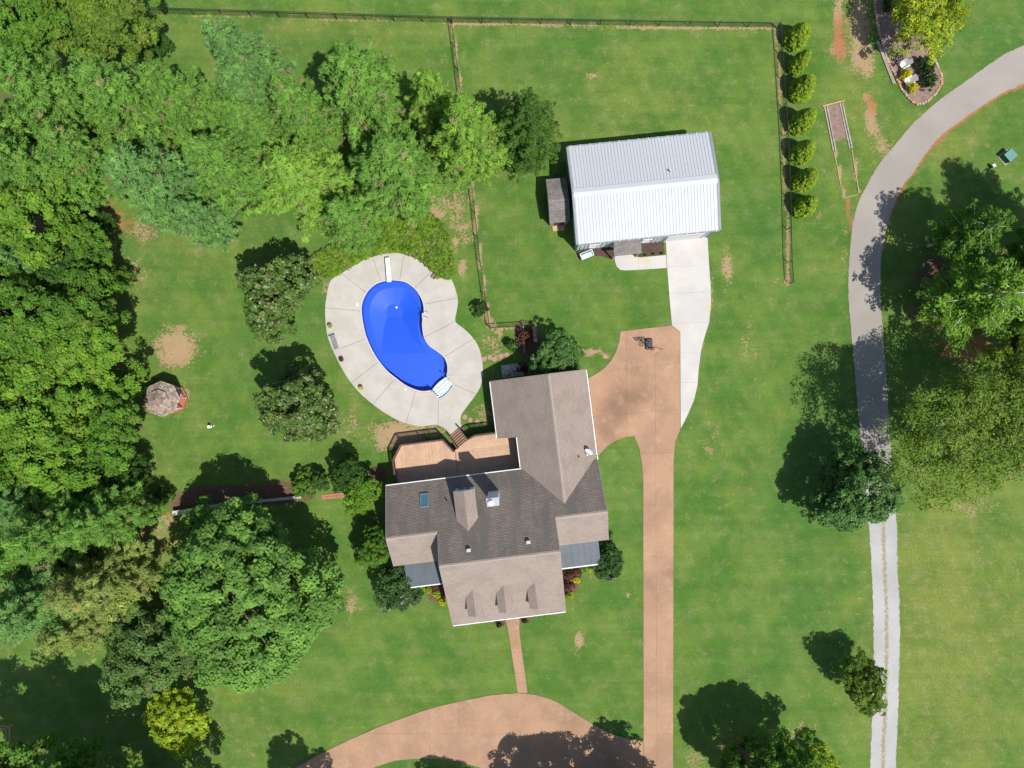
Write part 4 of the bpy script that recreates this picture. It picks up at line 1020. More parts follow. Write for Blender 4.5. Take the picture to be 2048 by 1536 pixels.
# ------------------------------------------------------------------ workshop with metal roof
WA = math.radians(5.85); W0 = (5.275, 22.42)
def WF(x, y): return (W0[0] + x * math.cos(WA) - y * math.sin(WA), W0[1] + x * math.sin(WA) + y * math.cos(WA))
WC = (6.75, -4.6); WOFF = (*WC, 0); EZ, RZ, WD, WW = 3.8, 4.8, 9.25, 13.5
ws = thing('workshop', 'pale blue workshop with ribbed white metal roof beyond the pool', 'workshop', (*WF(*WC), 0), WA)
ym = -WD / 2; gr = (RZ - EZ) / (WD / 2)
for s, (ya, yb) in enumerate(((0, ym), (-WD, ym))):
    slab_poly([(0, ya, EZ), (WW, ya, EZ), (WW, yb, RZ), (0, yb, RZ)], 0.08).build('roof_panel', 'roof_metal', ws, WOFF)
    m = MB(); k = 0.12
    while k < WW:
        m.bar((k, ya, EZ + 0.015), (k, yb, RZ + 0.015), 0.05, 0.05); k += 0.302
    tag(m.build('roof_rib', 'seam_metal', ws, WOFF), kind='stuff')
    sg = 1 if s == 0 else -1
    MB().extrude([(0, ym, RZ + 0.05), (WW, ym, RZ + 0.05), (WW, ym + sg * 0.42, RZ + 0.05 - 0.42 * gr), (0, ym + sg * 0.42, RZ + 0.05 - 0.42 * gr)], (0, 0, 0.02)).build('ridge_cap', 'roof_metal', ws, WOFF)
    MB().bar((0, ya + sg * 0.06, EZ - 0.03), (WW, ya + sg * 0.06, EZ - 0.03), 0.12, 0.12).build('gutter', 'grey_metal', ws, WOFF)
    for k in range(15): MB().box((0.3 + k * 0.92, ya + sg * 0.06, EZ + 0.045), (0.05, 0.14, 0.03)).build('gutter_strap', 'white_plastic', ws, WOFF)
for x in (-0.06, WW + 0.06):
    for ya in (0, -WD): MB().bar((x, ya, EZ - 0.02), (x, ym + (0.01 if ya == 0 else -0.01), RZ - 0.02), 0.2, 0.16).build('rake_trim', 'trim_slate', ws, WOFF)
gable_x(0.12, WW - 0.12, [(-0.12, -0.1), (-0.12, EZ - 0.06), (ym, RZ - 0.10), (-WD + 0.12, EZ - 0.06), (-WD + 0.12, -0.1)]).build('wall', 'siding_blue', ws, WOFF)
m = MB(); k = 0.5
ys_ = -WD + 0.12
while k < WW - 0.4:
    m.box((k, ys_ - 0.02, 1.85), (0.05, 0.04, 3.6)); k += 0.42
tag(m.build('batten', 'grey_metal', ws, WOFF), kind='stuff')
m = MB(); k = -0.6
while k > -WD + 0.5:
    m.box((0.10, k, 1.85), (0.04, 0.05, 3.6)); k -= 0.42
tag(m.build('batten', 'grey_metal', ws, WOFF), kind='stuff')
window((1.75, ys_ - 0.04, 1.75), 0.85, 1.2, '-y', ws, WOFF); window((6.95, ys_ - 0.04, 1.75), 0.85, 1.2, '-y', ws, WOFF)
MB().box((4.2, ys_ - 0.04, 1.08), (1.0, 0.06, 2.1)).build('door', 'white_paint', ws, WOFF)
gd = MB().box((10.75, ys_ - 0.05, 1.35), (3.6, 0.07, 2.7)).build('garage_door', 'white_paint', ws, WOFF)
for z in (0.7, 1.38, 2.06): MB().box((10.75, ys_ - 0.088, z), (3.6, 0.012, 0.04)).build('panel_joint', 'grey_metal', gd, WOFF)
for x in (0.17, WW - 0.17, 8.8, 12.7): MB().box((x, ys_ - 0.03, 1.7), (0.12, 0.09, 3.4)).build('corner_trim', 'grey_metal', ws, WOFF)
roof([(3.55, ys_ + 0.0, 2.95), (6.2, ys_ + 0.0, 2.95), (6.2, ys_ - 1.35, 2.5), (3.55, ys_ - 1.35, 2.5)], 'shingle_grey', (1, 0, 0), (0, 0.95, 0.3), 'porch_roof', None, ws, WOFF, 0.14)
for x in (3.7, 6.05): MB().box((x, ys_ - 1.22, 1.18), (0.13, 0.13, 2.36)).build('porch_post', 'timber_tan', ws, WOFF); MB().bar((x, ys_ - 0.06, 1.7), (x, ys_ - 1.2, 2.4), 0.09, 0.09).build('brace', 'rail_wood', ws, WOFF)
fx, fy = 9.2, -3.5; fz = EZ + gr * 3.5
MB().lathe([(0.11, fz - .05), (0.06, fz + 0.05), (0.05, fz + 0.4), (0.09, fz + 0.42), (0.09, fz + 0.5)], 10, (fx, fy, 0)).build('vent_pipe', 'roof_metal', ws, WOFF)
# planting beds along the front wall
def bed(name, px, mat, z=0.05):
    poly = gpx(px); c = sum(poly, Vector((0, 0))) / len(poly)
    return tag(MB().prism([(p.x - c.x, p.y - c.y) for p in poly], -0.05, z).build(name, mat, loc=(c.x, c.y, 0)), kind='structure')
bed('mulch_bed', [(1283,485),(1327,481),(1329,509),(1281,513.5),(1273,511),(1268,505),(1270,498)], 'mulch')
bed('mulch_bed', [(1152,505),(1228,490),(1229,516),(1222,519),(1205,513),(1190,512),(1163,522),(1156,516)], 'mulch')
# shed beside the workshop
sh = thing('shed', 'small grey shingled shed tight beside the metal roofed workshop', 'shed', (*P(1115, 405, 1.5)[:2], 0), math.radians(5.0))
hx, hy = 0.99, 2.12
for s in (-1, 1):
    slab_poly([(-hx, s * hy, 2.35), (hx, s * hy, 2.35), (hx, 0, 3.0), (-hx, 0, 3.0)], 0.1).build('roof_slope', 'shingle_grey', sh, slope_uv=((1, 0, 0), (0, -s * 0.96, 0.29)))
MB().extrude([(-hx + .12, -hy + .2, 0), (-hx + .12, -hy + .2, 2.28), (-hx + .12, 0, 2.88), (-hx + .12, hy - .2, 2.28), (-hx + .12, hy - .2, 0)], (2 * hx - .24, 0, 0)).build('wall', 'timber_grey', sh)
MB().box((0, -hy + .18, 1.0), (0.9, 0.05, 1.9)).build('door', 'rail_wood', sh)
MB().box((0, -hy - 0.1, 0.08), (1.2, 0.5, 0.16)).build('threshold', 'timber_tan', sh)
# pale blue bench by the workshop corner
bc = P(1173.5, 510, 0.5); be = thing('bench', 'pale blue slatted bench in the mulch at the workshop corner', 'bench', (bc[0], bc[1], 0.05), math.radians(22))
MB().box((0, -0.06, 0.45), (1.25, 0.5, 0.05)).build('seat', 'bench_blue', be, bevel=0.01)
m = be
for k in range(7): MB().box((-0.54 + 0.18 * k, 0.27, 0.72), (0.09, 0.035, 0.5)).build('slat', 'bench_blue', be)
MB().box((0, 0.27, 0.985), (1.25, 0.05, 0.07)).build('top_rail', 'white_plastic', be)
for s in (-1, 1):
    MB().box((s * 0.62, 0.0, 0.68), (0.07, 0.6, 0.045)).build('armrest', 'white_plastic', be)
    for yy in (-0.26, 0.26): MB().box((s * 0.6, yy, 0.32), (0.06, 0.06, 0.66)).build('leg', 'white_plastic', be)

# ------------------------------------------------------------------ gazebo
gx, gy, _ = P(323.5, 798, 2.4)
gz = thing('gazebo', 'eight sided gazebo with weathered shake roof and red floor', 'gazebo', (gx, gy, 0), math.radians(3))
a8 = [PI / 2 + k * PI / 4 for k in range(8)]
MB().lathe([(1.5, -0.05), (1.5, 0.26)], 8, rot=PI / 2).build('floor', 'floor_red', gz)
for i, a in enumerate(a8): MB().box((1.36 * math.cos(a), 1.36 * math.sin(a), 1.33), (0.1, 0.1, 2.14), rz=a).build('post', 'white_paint', gz)
for i in range(8):
    if i == 5: continue                                              # the open side faces the lawn
    a, b = (Vector((1.36 * math.cos(t), 1.36 * math.sin(t), 0.26)) for t in (a8[i], a8[(i + 1) % 8]))
    up = Vector((0, 0, 1)); MB().bar(a + up * .85, b + up * .85, 0.08, 0.05).build('rail', 'white_paint', gz)
    m = MB()
    for k in range(1, 8): p = a.lerp(b, k / 8); m.box((p.x, p.y, 0.68), (0.03, 0.03, 0.8))
    tag(m.build('baluster', 'white_paint', gz), kind='stuff')
def tier(r0, z0, r1, z1, rows, name):
    for i in range(8):
        m = MB()
        for k in range(rows):
            t0, t1 = k / rows, (k + 1) / rows; ra, rb = r0 + (r1 - r0) * t0, r0 + (r1 - r0) * t1; za, zb_ = z0 + (z1 - z0) * t0, z0 + (z1 - z0) * t1
            nb = max(1, round(ra * 0.76 / 0.17))
            for j in range(nb):
                q = []
                for rr_, zz_, lift in ((ra, za, 0.035), (rb, zb_, 0.0)):
                    A = Vector((rr_ * math.cos(a8[i]), rr_ * math.sin(a8[i]), zz_)); B = Vector((rr_ * math.cos(a8[(i + 1) % 8]), rr_ * math.sin(a8[(i + 1) % 8]), zz_))
                    g = 0.012 / max((B - A).length, .05)
                    lf = lift + rnd.uniform(0, 0.02)
                    q.append((A.lerp(B, j / nb + g) + Vector((0, 0, lf)), A.lerp(B, (j + 1) / nb - g) + Vector((0, 0, lf))))
                m.extrude([q[0][0], q[0][1], q[1][1], q[1][0]], (0, 0, -0.03))
        o = m.build(name, 'shake', gz); tag(o, kind='stuff')
    MB().lathe([(r0 - .04, z0 - 0.09), (r1, z1 - 0.06)], 8, rot=PI / 2).build('roof_base', 'shake', gz)
tier(1.76, 2.38, 0.78, 2.92, 6, 'roof_shake'); tier(0.93, 3.08, 0.05, 3.78, 6, 'cupola_shake')
MB().lathe([(0.75, 2.85), (0.75, 3.08)], 8, rot=PI / 2).build('cupola_wall', 'white_paint', gz)
MB().lathe([(0.05, 3.68), (0.07, 3.8), (0.01, 3.95)], 8).build('finial', 'rail_wood', gz)

# ------------------------------------------------------------------ chain link fences
def fence(label, px, spacing=2.85, h=1.22):
    pts = gpx(px); a0 = pts[0]; root = thing('chain_link_fence', label, 'fence', (a0.x, a0.y, 0), group=None)
    off = (a0.x, a0.y, 0); post_me = None
    for i, (a, b) in enumerate(zip(pts, pts[1:])):
        L = (b - a).length; n = max(1, round(L / spacing))
        for k in range(n + (1 if i == len(pts) - 2 else 0)):
            p = a.lerp(b, k / n)
            if post_me is None:
                o = MB().tube((0, 0, -0.05), (0, 0, h + 0.05), 0.038, 0.038, 8).build('post', 'dark_metal', root); post_me = o.data
            else:
                o = bpy.data.objects.new('post', post_me); C.objects.link(o); o.parent = root
            o.location = (p.x - a0.x, p.y - a0.y, 0)
        MB().tube((a.x, a.y, h), (b.x, b.y, h), 0.036, 0.036, 6).build('top_rail', 'dark_metal', root, off)
        m = MB(); d = (b - a).normalized(); w_ = 0.009; st = 0.13
        k = -int(h / st) - 1
        while k * st < L:
            for s in (1, -1):
                x0, x1 = (k * st, k * st + h) if s > 0 else (k * st + h, k * st)
                z0_, z1_ = 0.03, h
                if min(x0, x1) < 0 or max(x0, x1) > L:
                    lo, hi = max(min(x0, x1), 0), min(max(x0, x1), L)
                    if hi <= lo: continue
                    f = lambda x: z0_ + (z1_ - z0_) * (x - x0) / (x1 - x0)
                    c0, c1 = ((lo, f(lo)), (hi, f(hi)))
                else: c0, c1 = (x0, z0_), (x1, z1_)
                A = (a.x + d.x * c0[0] - a0.x, a.y + d.y * c0[0] - a0.y); B = (a.x + d.x * c1[0] - a0.x, a.y + d.y * c1[0] - a0.y)
                m.quad((A[0], A[1], c0[1] - w_), (B[0], B[1], c1[1] - w_), (B[0], B[1], c1[1] + w_), (A[0], A[1], c0[1] + w_))
            k += 1
        tag(m.build('wire_mesh', 'dark_metal', root), kind='stuff')
    return root
fence('black chain link fence along the top of the yard, left of the dividing fence', [(200,24),(275,26.5),(903,46)])
fence('black chain link fence above the workshop yard, between dividing fence and corner', [(905,46),(1553,56)])
fence('black chain link fence beside the row of seven arborvitae', [(1553,57.5),(1560,157),(1567,273),(1572,393),(1575,525),(1578,567)])
fence('black chain link fence dividing the pool yard from the workshop yard', [(904,48),(916,140),(945,379),(961,525),(980,657)])
fence('short black chain link fence between dividing fence and yard gate', [(981.5,657),(1047,653)])
g0 = P(1048, 652.5); g1 = P(1066, 652)
gt = thing('yard_gate', 'arched black wire gate at the end of the short fence', 'gate', (g0[0], g0[1], 0))
gl = g1[0] - g0[0]
arch = [(gl * t, 0, 1.2 + 0.35 * math.sin(PI * t)) for t in [i / 8 for i in range(9)]]
MB().path([(0, 0, 0.1)] + arch + [(gl, 0, 0.1), (0, 0, 0.1)], 0.03).build('gate_frame', 'dark_metal', gt)
m = MB()
for k in range(1, 9): m.tube((gl * k / 9, 0, 0.1), (gl * k / 9, 0, 1.2 + 0.35 * math.sin(PI * k / 9)), 0.012, 0.012, 5)
tag(m.build('bar', 'dark_metal', gt), kind='stuff')

# ------------------------------------------------------------------ landscape island with stone edge
bp_ = [(1748.6,-8),(1749,8),(1751.7,39),(1756.4,62.5),(1763.4,87.5),(1771,112.5),(1780.6,134),(1790,151.5),(1796,165.6),(1804,181),(1813.4,193.7),(1824.4,204.7),(1836.9,209.4),(1851,204.7),(1865,193.7),(1876,179.7),(1882,165.6),(1882,151.5),(1876,139),(1869.7,123.4),(1862,109.4),(1855.6,97),(1851,87.5),(1846,70),(1842,40),(1840,0),(1838,-14)]
bpoly = spline(gpx(bp_), closed=True, sub=4)
bc_ = sum(bpoly, Vector((0, 0))) / len(bpoly)
tag(MB().prism([(p.x - bc_.x, p.y - bc_.y) for p in bpoly], -0.05, 0.10).build('planting_island', 'mulch_pale', loc=(bc_.x, bc_.y, 0)), kind='structure')
line_ = spline(gpx(bp_), closed=False, sub=10)
edge_root = thing('stone_edging', 'low edging of tan stones round the tapered planting island', 'edging', (bc_.x, bc_.y, 0))
tot = sum((b - a).length for a, b in zip(line_, line_[1:])); cnt = int(tot / 0.27); pts_ = resample(line_, cnt)
st_me = []
for k in range(4):
    m = MB(); m.box((0, 0, 0.09), (0.235, 0.22, 0.19)); o = m.build('stone', 'stone', None, bevel=0.03)
    rr = random.Random(k)
    for v in o.data.vertices: v.co.x += rr.uniform(-.015, .015); v.co.y += rr.uniform(-.02, .02); v.co.z += rr.uniform(-.015, .015)
    st_me.append(o.data); bpy.data.objects.remove(o)
for v_ in range(3):
    simple('stone_tone_%d' % v_, ((0.40, 0.31, 0.24), (0.42, 0.23, 0.13), (0.35, 0.25, 0.19))[v_], None, 0.9, 3.0, fine=0.2)
for k, p in enumerate(pts_):
    a, b = pts_[max(k - 1, 0)], pts_[min(k + 1, cnt - 1)]
    o = bpy.data.objects.new('stone', st_me[k % 4]); C.objects.link(o); o.parent = edge_root
    o.location = (p.x - bc_.x + rnd.uniform(-.03, .03), p.y - bc_.y + rnd.uniform(-.03, .03), 0); o.rotation_euler.z = math.atan2(b.y - a.y, b.x - a.x) + rnd.uniform(-.15, .15)
    o.scale = (rnd.uniform(.85, 1.1), rnd.uniform(.9, 1.2), rnd.uniform(.8, 1.25))
    o.material_slots[0].link = 'OBJECT'; o.material_slots[0].material = MATS['stone_tone_%d' % rnd.choice((0, 0, 1, 2))]
def adirondack(px, py, rz, label):
    c = P(px, py, 0.5); t = thing('garden_chair', label, 'chair', (c[0], c[1], 0.1), rz, 'white chairs in the planting island')
    for k in range(5): MB().box((0, -0.3 + 0.135 * k, 0.36 - 0.03 * k), (0.56, 0.11, 0.025)).build('seat_slat', 'white_plastic', t)
    for k in range(6): MB().bar((-0.25 + 0.1 * k, 0.27, 0.22), (-0.27 + 0.108 * k, 0.62, 0.98 - 0.05 * abs(k - 2.5)), 0.088, 0.025).build('back_slat', 'white_plastic', t)
    for s in (-1, 1):
        MB().box((s * 0.35, 0.02, 0.55), (0.13, 0.75, 0.03)).build('armrest', 'white_plastic', t)
        MB().box((s * 0.33, -0.28, 0.27), (0.05, 0.09, 0.54)).build('leg', 'white_plastic', t); MB().bar((s * 0.31, -0.3, 0.33), (s * 0.31, 0.5, 0.02), 0.04, 0.12).build('leg', 'white_plastic', t)
adirondack(1808, 129, math.radians(-62), 'white slatted garden chair above the upper yellow bush in the island')
adirondack(1818, 163, math.radians(-62), 'white slatted garden chair between the two yellow bushes')
for (a, b, lab) in (((1753,84),(1786,169),'weathered grey timber lying outside the island edge, the outer one'), ((1756,84),(1789,168),'weathered grey timber lying outside the island edge, the inner one')):
    A, B = P(*a), P(*b); o = MB().bar((0, 0, 0.07), (B[0] - A[0], B[1] - A[1], 0.07), 0.12, 0.13).build('timber', 'timber_grey', loc=A); tag(o, lab, 'timber', 'timbers beside the island')
# timber form with gravel
tf = P(1680, 290); fo = thing('timber_form', 'long timber frame laid on the grass beside the lane', 'timber frame', (tf[0], tf[1], 0))
def beam(a, b, w_, h_, mat, name='plank', z=None):
    A, B = P(*a), P(*b); MB().bar((A[0], A[1], h_ / 2), (B[0], B[1], h_ / 2), w_, h_).build(name, mat, fo, tf)
beam((1644,213),(1688,202), 0.12, 0.16, 'timber_tan')
beam((1648.5,214),(1666.5,303), 0.13, 0.1, 'timber_grey'); beam((1653.5,213),(1671,302), 0.13, 0.1, 'timber_grey')
beam((1679.5,207),(1699,297), 0.13, 0.1, 'timber_grey'); beam((1684,206),(1703.5,296), 0.13, 0.1, 'timber_grey')
beam((1668,305),(1682,375), 0.07, 0.08, 'timber_tan'); beam((1703,300),(1717,384), 0.07, 0.08, 'timber_tan'); beam((1686,397),(1716,389), 0.06, 0.07, 'timber_tan')
bed('gravel_fill', [(1655,213),(1678,208),(1694,280),(1688,275),(1680,283),(1670,283)], 'mulch_pale', 0.03)

# ------------------------------------------------------------------ basketball hoop
hb = P(1297, 689); bk = thing('basketball_hoop', 'portable basketball hoop with black base on the tan driveway', 'basketball hoop', (hb[0], hb[1], 0.045), math.radians(3))
m = MB(); m.box((0, 0.05, 0.11), (0.72, 1.1, 0.22)); m.build('base', 'rubber_black', bk, bevel=0.06)
MB().tube((0, -0.35, 0.15), (0.05, -0.42, 2.9), 0.05, 0.045, 8).build('pole', 'dark_metal', bk)
MB().bar((0, 0.4, 0.2), (0.02, -0.38, 1.1), 0.03, 0.03).build('brace', 'dark_metal', bk)
for s in (-1, 1): MB().bar((0.05 + s * 0.12, -0.40, 2.75), (0.2 + s * 0.3, -0.60, 3.0), 0.03, 0.04).build('arm', 'dark_metal', bk)
bd = Vector((0.2, -0.64, 3.0)); m = MB()
for s in (-1, 1): m.box(bd + Vector((s * 0.53, 0, 0)), (0.05, 0.05, 0.74)); m.box(bd + Vector((0, 0, s * 0.35)), (1.02, 0.05, 0.05))
m.build('backboard_frame', 'dark_metal', bk)
m = MB()
for k in range(8): m.box(bd + Vector((-0.46 + 0.131 * k, 0.003, 0)), (0.018, 0.012, 0.64))
for k in range(5): m.box(bd + Vector((0, 0.003, -0.26 + 0.13 * k)), (0.98, 0.008, 0.016))
tag(m.build('backboard_grid', 'dark_metal', bk), kind='stuff')
m = MB()
for s in (-1, 1): m.box(bd + Vector((s * 0.24, -0.02, -0.08)), (0.04, 0.02, 0.36)); m.box(bd + Vector((0, -0.02, -0.08 + s * 0.17)), (0.44, 0.02, 0.04))
m.build('target_square', 'white_plastic', bk)
rc = bd + Vector((-0.02, -0.36, -0.32)); m = MB()
cp = [rc + Vector((0.23 * math.cos(t * PI / 9), 0.23 * math.sin(t * PI / 9), 0)) for t in range(19)]; m.path(cp, 0.014, 6); m.box(rc + Vector((0, 0.29, 0)), (0.2, 0.14, 0.05)); m.build('rim', 'orange_metal', bk)
m = MB()
for t in range(12):
    a = t * PI / 6; a2 = a + 0.5; m.tube(rc + Vector((0.225 * math.cos(a), 0.225 * math.sin(a), 0)), rc + Vector((0.13 * math.cos(a2), 0.13 * math.sin(a2), -0.4)), 0.012, 0.012, 4)
    m.tube(rc + Vector((0.225 * math.cos(a), 0.225 * math.sin(a), 0)), rc + Vector((0.13 * math.cos(a - .5), 0.13 * math.sin(a - .5), -0.4)), 0.012, 0.012, 4)
tag(m.build('net', 'white_plastic', bk), kind='stuff')

# ------------------------------------------------------------------ utility boxes, furniture, small things
tb = P(2022, 310, 0.8); t = thing('transformer_box', 'green utility cabinet on a pad at the right edge of the lawn', 'utility box', (tb[0], tb[1], 0), math.radians(41))
MB().box((0, 0, 0.03), (1.15, 1.15, 0.1)).build('pad', 'concrete_pale', t)
MB().box((0, 0, 0.42), (0.95, 0.9, 0.72)).build('cabinet', 'box_green_dark', t); MB().box((0, 0, 0.80), (1.0, 0.95, 0.05)).build('lid', 'box_green', t, bevel=0.01)
for s in (-1, 1): MB().box((s * 0.23, -0.46, 0.42), (0.44, 0.03, 0.6)).build('door', 'box_green_dark', t)
pb = P(1988, 331, 0.5); t = thing('utility_pedestal', 'small green pedestal with white cap near the green cabinet', 'pedestal', (pb[0], pb[1], 0), 0.5)
MB().box((0, 0, 0.25), (0.24, 0.24, 0.5)).build('post', 'box_green_dark', t); MB().box((0, 0, 0.53), (0.3, 0.3, 0.08)).build('cap', 'white_plastic', t, bevel=0.02)
lc = P(669.5, 686, 0.3); t = thing('sun_lounger', 'grey sling sun lounger at the left rim of the terrace', 'lounger', (lc[0], lc[1], 0.06), math.radians(17))
MB().box((0, -0.14, 0.32), (0.52, 1.0, 0.03)).build('seat', 'sling_grey', t); MB().bar((0, 0.36, 0.33), (0, 0.66, 0.6), 0.52, 0.03).build('backrest', 'sling_grey', t)
m = MB()
for s in (-1, 1): m.tube((s * 0.29, -0.66, 0.32), (s * 0.29, 0.36, 0.32), 0.025); m.tube((s * 0.29, 0.36, 0.32), (s * 0.29, 0.72, 0.64), 0.025)
m.tube((-0.29, 0.72, 0.64), (0.29, 0.72, 0.64), 0.025); m.tube((-0.29, -0.66, 0.32), (0.29, -0.66, 0.32), 0.025); m.build('frame', 'rail_bright', t)
for s in (-1, 1):
    for y in (-0.5, 0.3): MB().tube((s * 0.29, y, 0), (s * 0.29, y, 0.32), 0.022).build('leg', 'rail_bright', t)
def pot(px, py, leafmat, label, plant=True, mat='pot_grey'):
    c = P(px, py, 0.3); t = thing('flower_pot', label, 'flower pot', (c[0], c[1], 0.06), 0, 'pots round the pool terrace')
    m = MB(); m.lathe([(0.13, 0), (0.21, 0.34), (0.235, 0.34), (0.235, 0.4), (0.2, 0.4), (0.19, 0.33)], 14); m.build('pot', mat, t)
    MB().lathe([(0.18, 0.30), (0.18, 0.335)], 12).build('soil', 'soil', t)
    if plant:
        rng = np.random.default_rng(int(px)); d = unit(rng.normal(size=(14, 3))); d[:, 2] = abs(d[:, 2]); cen = d * 0.12 + np.array([0, 0, 0.45])
        p, n, tt = clumps(cen, np.full(14, 0.1), d, 12, rng); me = leaf_mesh('plant', p, n, 0.12, 0.06, tt, rng); me.materials.append(MATS[leafmat])
        o = bpy.data.objects.new('plant', me); C.objects.link(o); o.parent = t
pot(660.5, 652, 'leaf_lime', 'grey flower pot with lime green plant, above the sun lounger')
pot(683.5, 719, 'leaf_red', 'grey flower pot with red plant, below the sun lounger')
pot(722.5, 776, 'leaf_yellow', 'grey flower pot with yellow plant, lowest on the terrace rim')
pot(868, 555, 'leaf_box', 'empty pale flower pot beside the ground cover', False, 'concrete_pale')
def disc(px, py, r, label, mat='stone_pink', group='round stepping stones'):
    c = P(px, py); rr = random.Random(int(px)); n = 12
    poly = [(r * rr.uniform(.9, 1.08) * math.cos(2 * PI * k / n), r * rr.uniform(.9, 1.08) * math.sin(2 * PI * k / n)) for k in range(n)]
    tag(MB().prism(poly, -0.03, 0.035).build('stepping_stone', mat, loc=(c[0], c[1], 0)), label, 'stepping stone', group)
A_ = ('nearest the terrace', 'second from the terrace', 'in the middle of the row', 'second from the pump', 'nearest the pump')
for (x, y), s in zip(((968,718),(980,715),(989,718.5),(1002,712),(1013,709.5)), A_): disc(x, y, 0.25, 'round pinkish stepping stone between terrace and pump, ' + s)
for (x, y), s in zip(((1158,699),(1166,701.5),(1184,704),(1211,713)), ('nearest the tree', 'second from the tree', 'third from the tree', 'nearest the tan driveway')): disc(x, y, 0.24, 'round pinkish stepping stone in the grass by the tan driveway, ' + s)
for (x, y), s in zip(((929.5,834),(940.5,840),(955,844),(970,845)), ('nearest the terrace neck', 'second from the terrace neck', 'second from the house wing', 'nearest the house wing')): disc(x, y, 0.24, 'round pinkish stepping stone above the deck railing, ' + s)
# pool pump set in the corner by the wing
pc = P(1025, 741); t = thing('pool_pump', 'pool pump and filter with white pipes beside the house wing', 'pool pump', (pc[0], pc[1], 0), HA)
MB().box((0, 0, 0.04), (2.2, 1.3, 0.12)).build('pad', 'concrete_pale', t)
MB().lathe([(0.24, 0.1), (0.27, 0.25), (0.27, 0.8), (0.15, 1.0), (0.03, 1.02)], 14, (-0.55, -0.25, 0)).build('filter_tank', 'timber_tan', t)
MB().tube((0.1, -0.2, 0.3), (0.65, -0.2, 0.3), 0.13, 0.12, 12).build('motor', 'rubber_black', t)
for pp in ([(-0.9, 0.45, 0.1), (-0.9, 0.45, 0.75), (-0.45, 0.45, 0.75), (-0.45, 0.2, 0.75), (-0.9, 0.1, 0.75), (-0.95, -0.15, 0.75)], [(-0.85, 0.3, 0.6), (-0.3, 0.3, 0.6), (-0.25, -0.15, 0.6), (-0.05, -0.15, 0.6), (-0.05, -0.5, 0.6)], [(0.1, 0.35, 0.1), (0.1, 0.35, 0.55), (0.28, 0.12, 0.55), (0.28, -0.22, 0.45)], [(0.1, -0.3, 0.5), (0.8, -0.3, 0.5), (0.85, -0.5, 0.5), (0.85, -0.5, 0.1)]):
    MB().path(pp, 0.035, 8).build('pipe', 'white_plastic', t)
# brick stub wall and white kerb near the gate
def tagged(m, name, mat, loc, rz, label, cat, group=None, bevel=0.0):
    o = m.build(name, mat, loc=loc, bevel=bevel); o.rotation_euler.z = rz; return tag(o, label, cat, group)
wb = P(1069, 666, 0.8); t = thing('garden_wall', 'short pink topped wall end beside the yard gate', 'wall', (wb[0], wb[1], 0), math.radians(4))
MB().box((0, 0.1, 0.38), (0.26, 1.0, 0.76)).build('masonry', 'brick_wall', t); MB().box((0, 0.1, 0.79), (0.34, 1.08, 0.07)).build('coping', 'stone_pink', t, bevel=0.01)
MB().box((0.04, -0.66, 0.35), (0.36, 0.44, 0.7)).build('end_block', 'concrete_pale', t, bevel=0.03)
ka, kb = P(1046.5, 648), P(1048.5, 706); tagged(MB().bar((0, 0, 0.06), (kb[0] - ka[0], kb[1] - ka[1], 0.06), 0.09, 0.16), 'kerb', 'concrete_pale', ka, 0, 'thin pale kerb running from the yard gate to the shrubs', 'kerb')
# retaining wall and bits left of the house
def wall_line(px, th, h, mat, label):
    pts = gpx(px); a0 = pts[0]; t = thing('retaining_wall', label, 'wall', (a0.x, a0.y, 0))
    for a, b in zip(pts, pts[1:]):
        d = (b - a).normalized() * 0.0
        MB().bar((a.x, a.y, h / 2 - .04), (b.x, b.y, h / 2 - .04), th, h).build('masonry', 'brick_wall', t, (a0.x, a0.y, 0))
        MB().bar((a.x, a.y, h), (b.x, b.y, h), th + 0.08, 0.07).build('coping', mat, t, (a0.x, a0.y, 0))
    return t
wall_line([(352,1024),(408,1015),(462,1007)], 0.34, 0.75, 'concrete_new', 'pale capped retaining wall behind the big round tree')
wall_line([(472,1006),(606,992.5)], 0.2, 0.4, 'concrete_pale', 'thin capped garden wall in the shade above the big round tree')
wall_line([(255,1015),(318,1005)], 0.16, 0.3, 'timber_grey', 'low edging wall between the pale pine and the red soil')
bx = thing('brick_path', 'short row of red brick pavers between shrubs left of the house', 'path', (*P(666, 992)[:2], 0), math.radians(6))
for k in range(9):
    for j in range(2): MB().box((-0.98 + 0.245 * k + rnd.uniform(-.01, .01), -0.13 + 0.25 * j, 0.02), (0.225, 0.23, 0.09)).build('brick', 'stone_red', bx)
for (x, y, sx, sy, r, lab, mt) in ((166,381,1.15,1.15,.0,'square pale slab on the red soil under the trees, the sunlit upper one','concrete_new'),(168,411,1.15,1.2,-.1,'square grey slab under the trees, the shaded lower one','concrete_pale'),(197,624,0.85,0.6,-.1,'small grey slab poking out of the wood edge above the straw circle','concrete_pale'),(189,523,0.5,0.4,.2,'tiny pale slab at the wood edge','concrete_pale')):
    c = P(x, y); tagged(MB().box((0, 0, 0.05), (sx, sy, 0.14)), 'paving_slab', mt, c, r, lab, 'slab', 'slabs along the wood edge', 0.01)
mk = P(422, 853); t = thing('garden_ornament', 'small white ornament standing alone on the left lawn', 'ornament', (mk[0], mk[1], 0), 0.6)
MB().lathe([(0.12, 0), (0.14, 0.08), (0.06, 0.14), (0.05, 0.4), (0.15, 0.5), (0.17, 0.56), (0.03, 0.53)], 12).build('bowl', 'white_plastic', t)
MB().box((0.28, -0.12, 0.03), (0.2, 0.14, 0.08)).build('stone', 'concrete_pale', t)
pr = P(10, 1448); t = thing('rail_fence', 'corner of a pale wooden rail fence in the shade at the left edge', 'fence', (pr[0], pr[1], 0))
for x in (-1.5, 0.0, 0.8): MB().box((x, 0, 0.55), (0.1, 0.1, 1.1)).build('post', 'timber_tan', t)
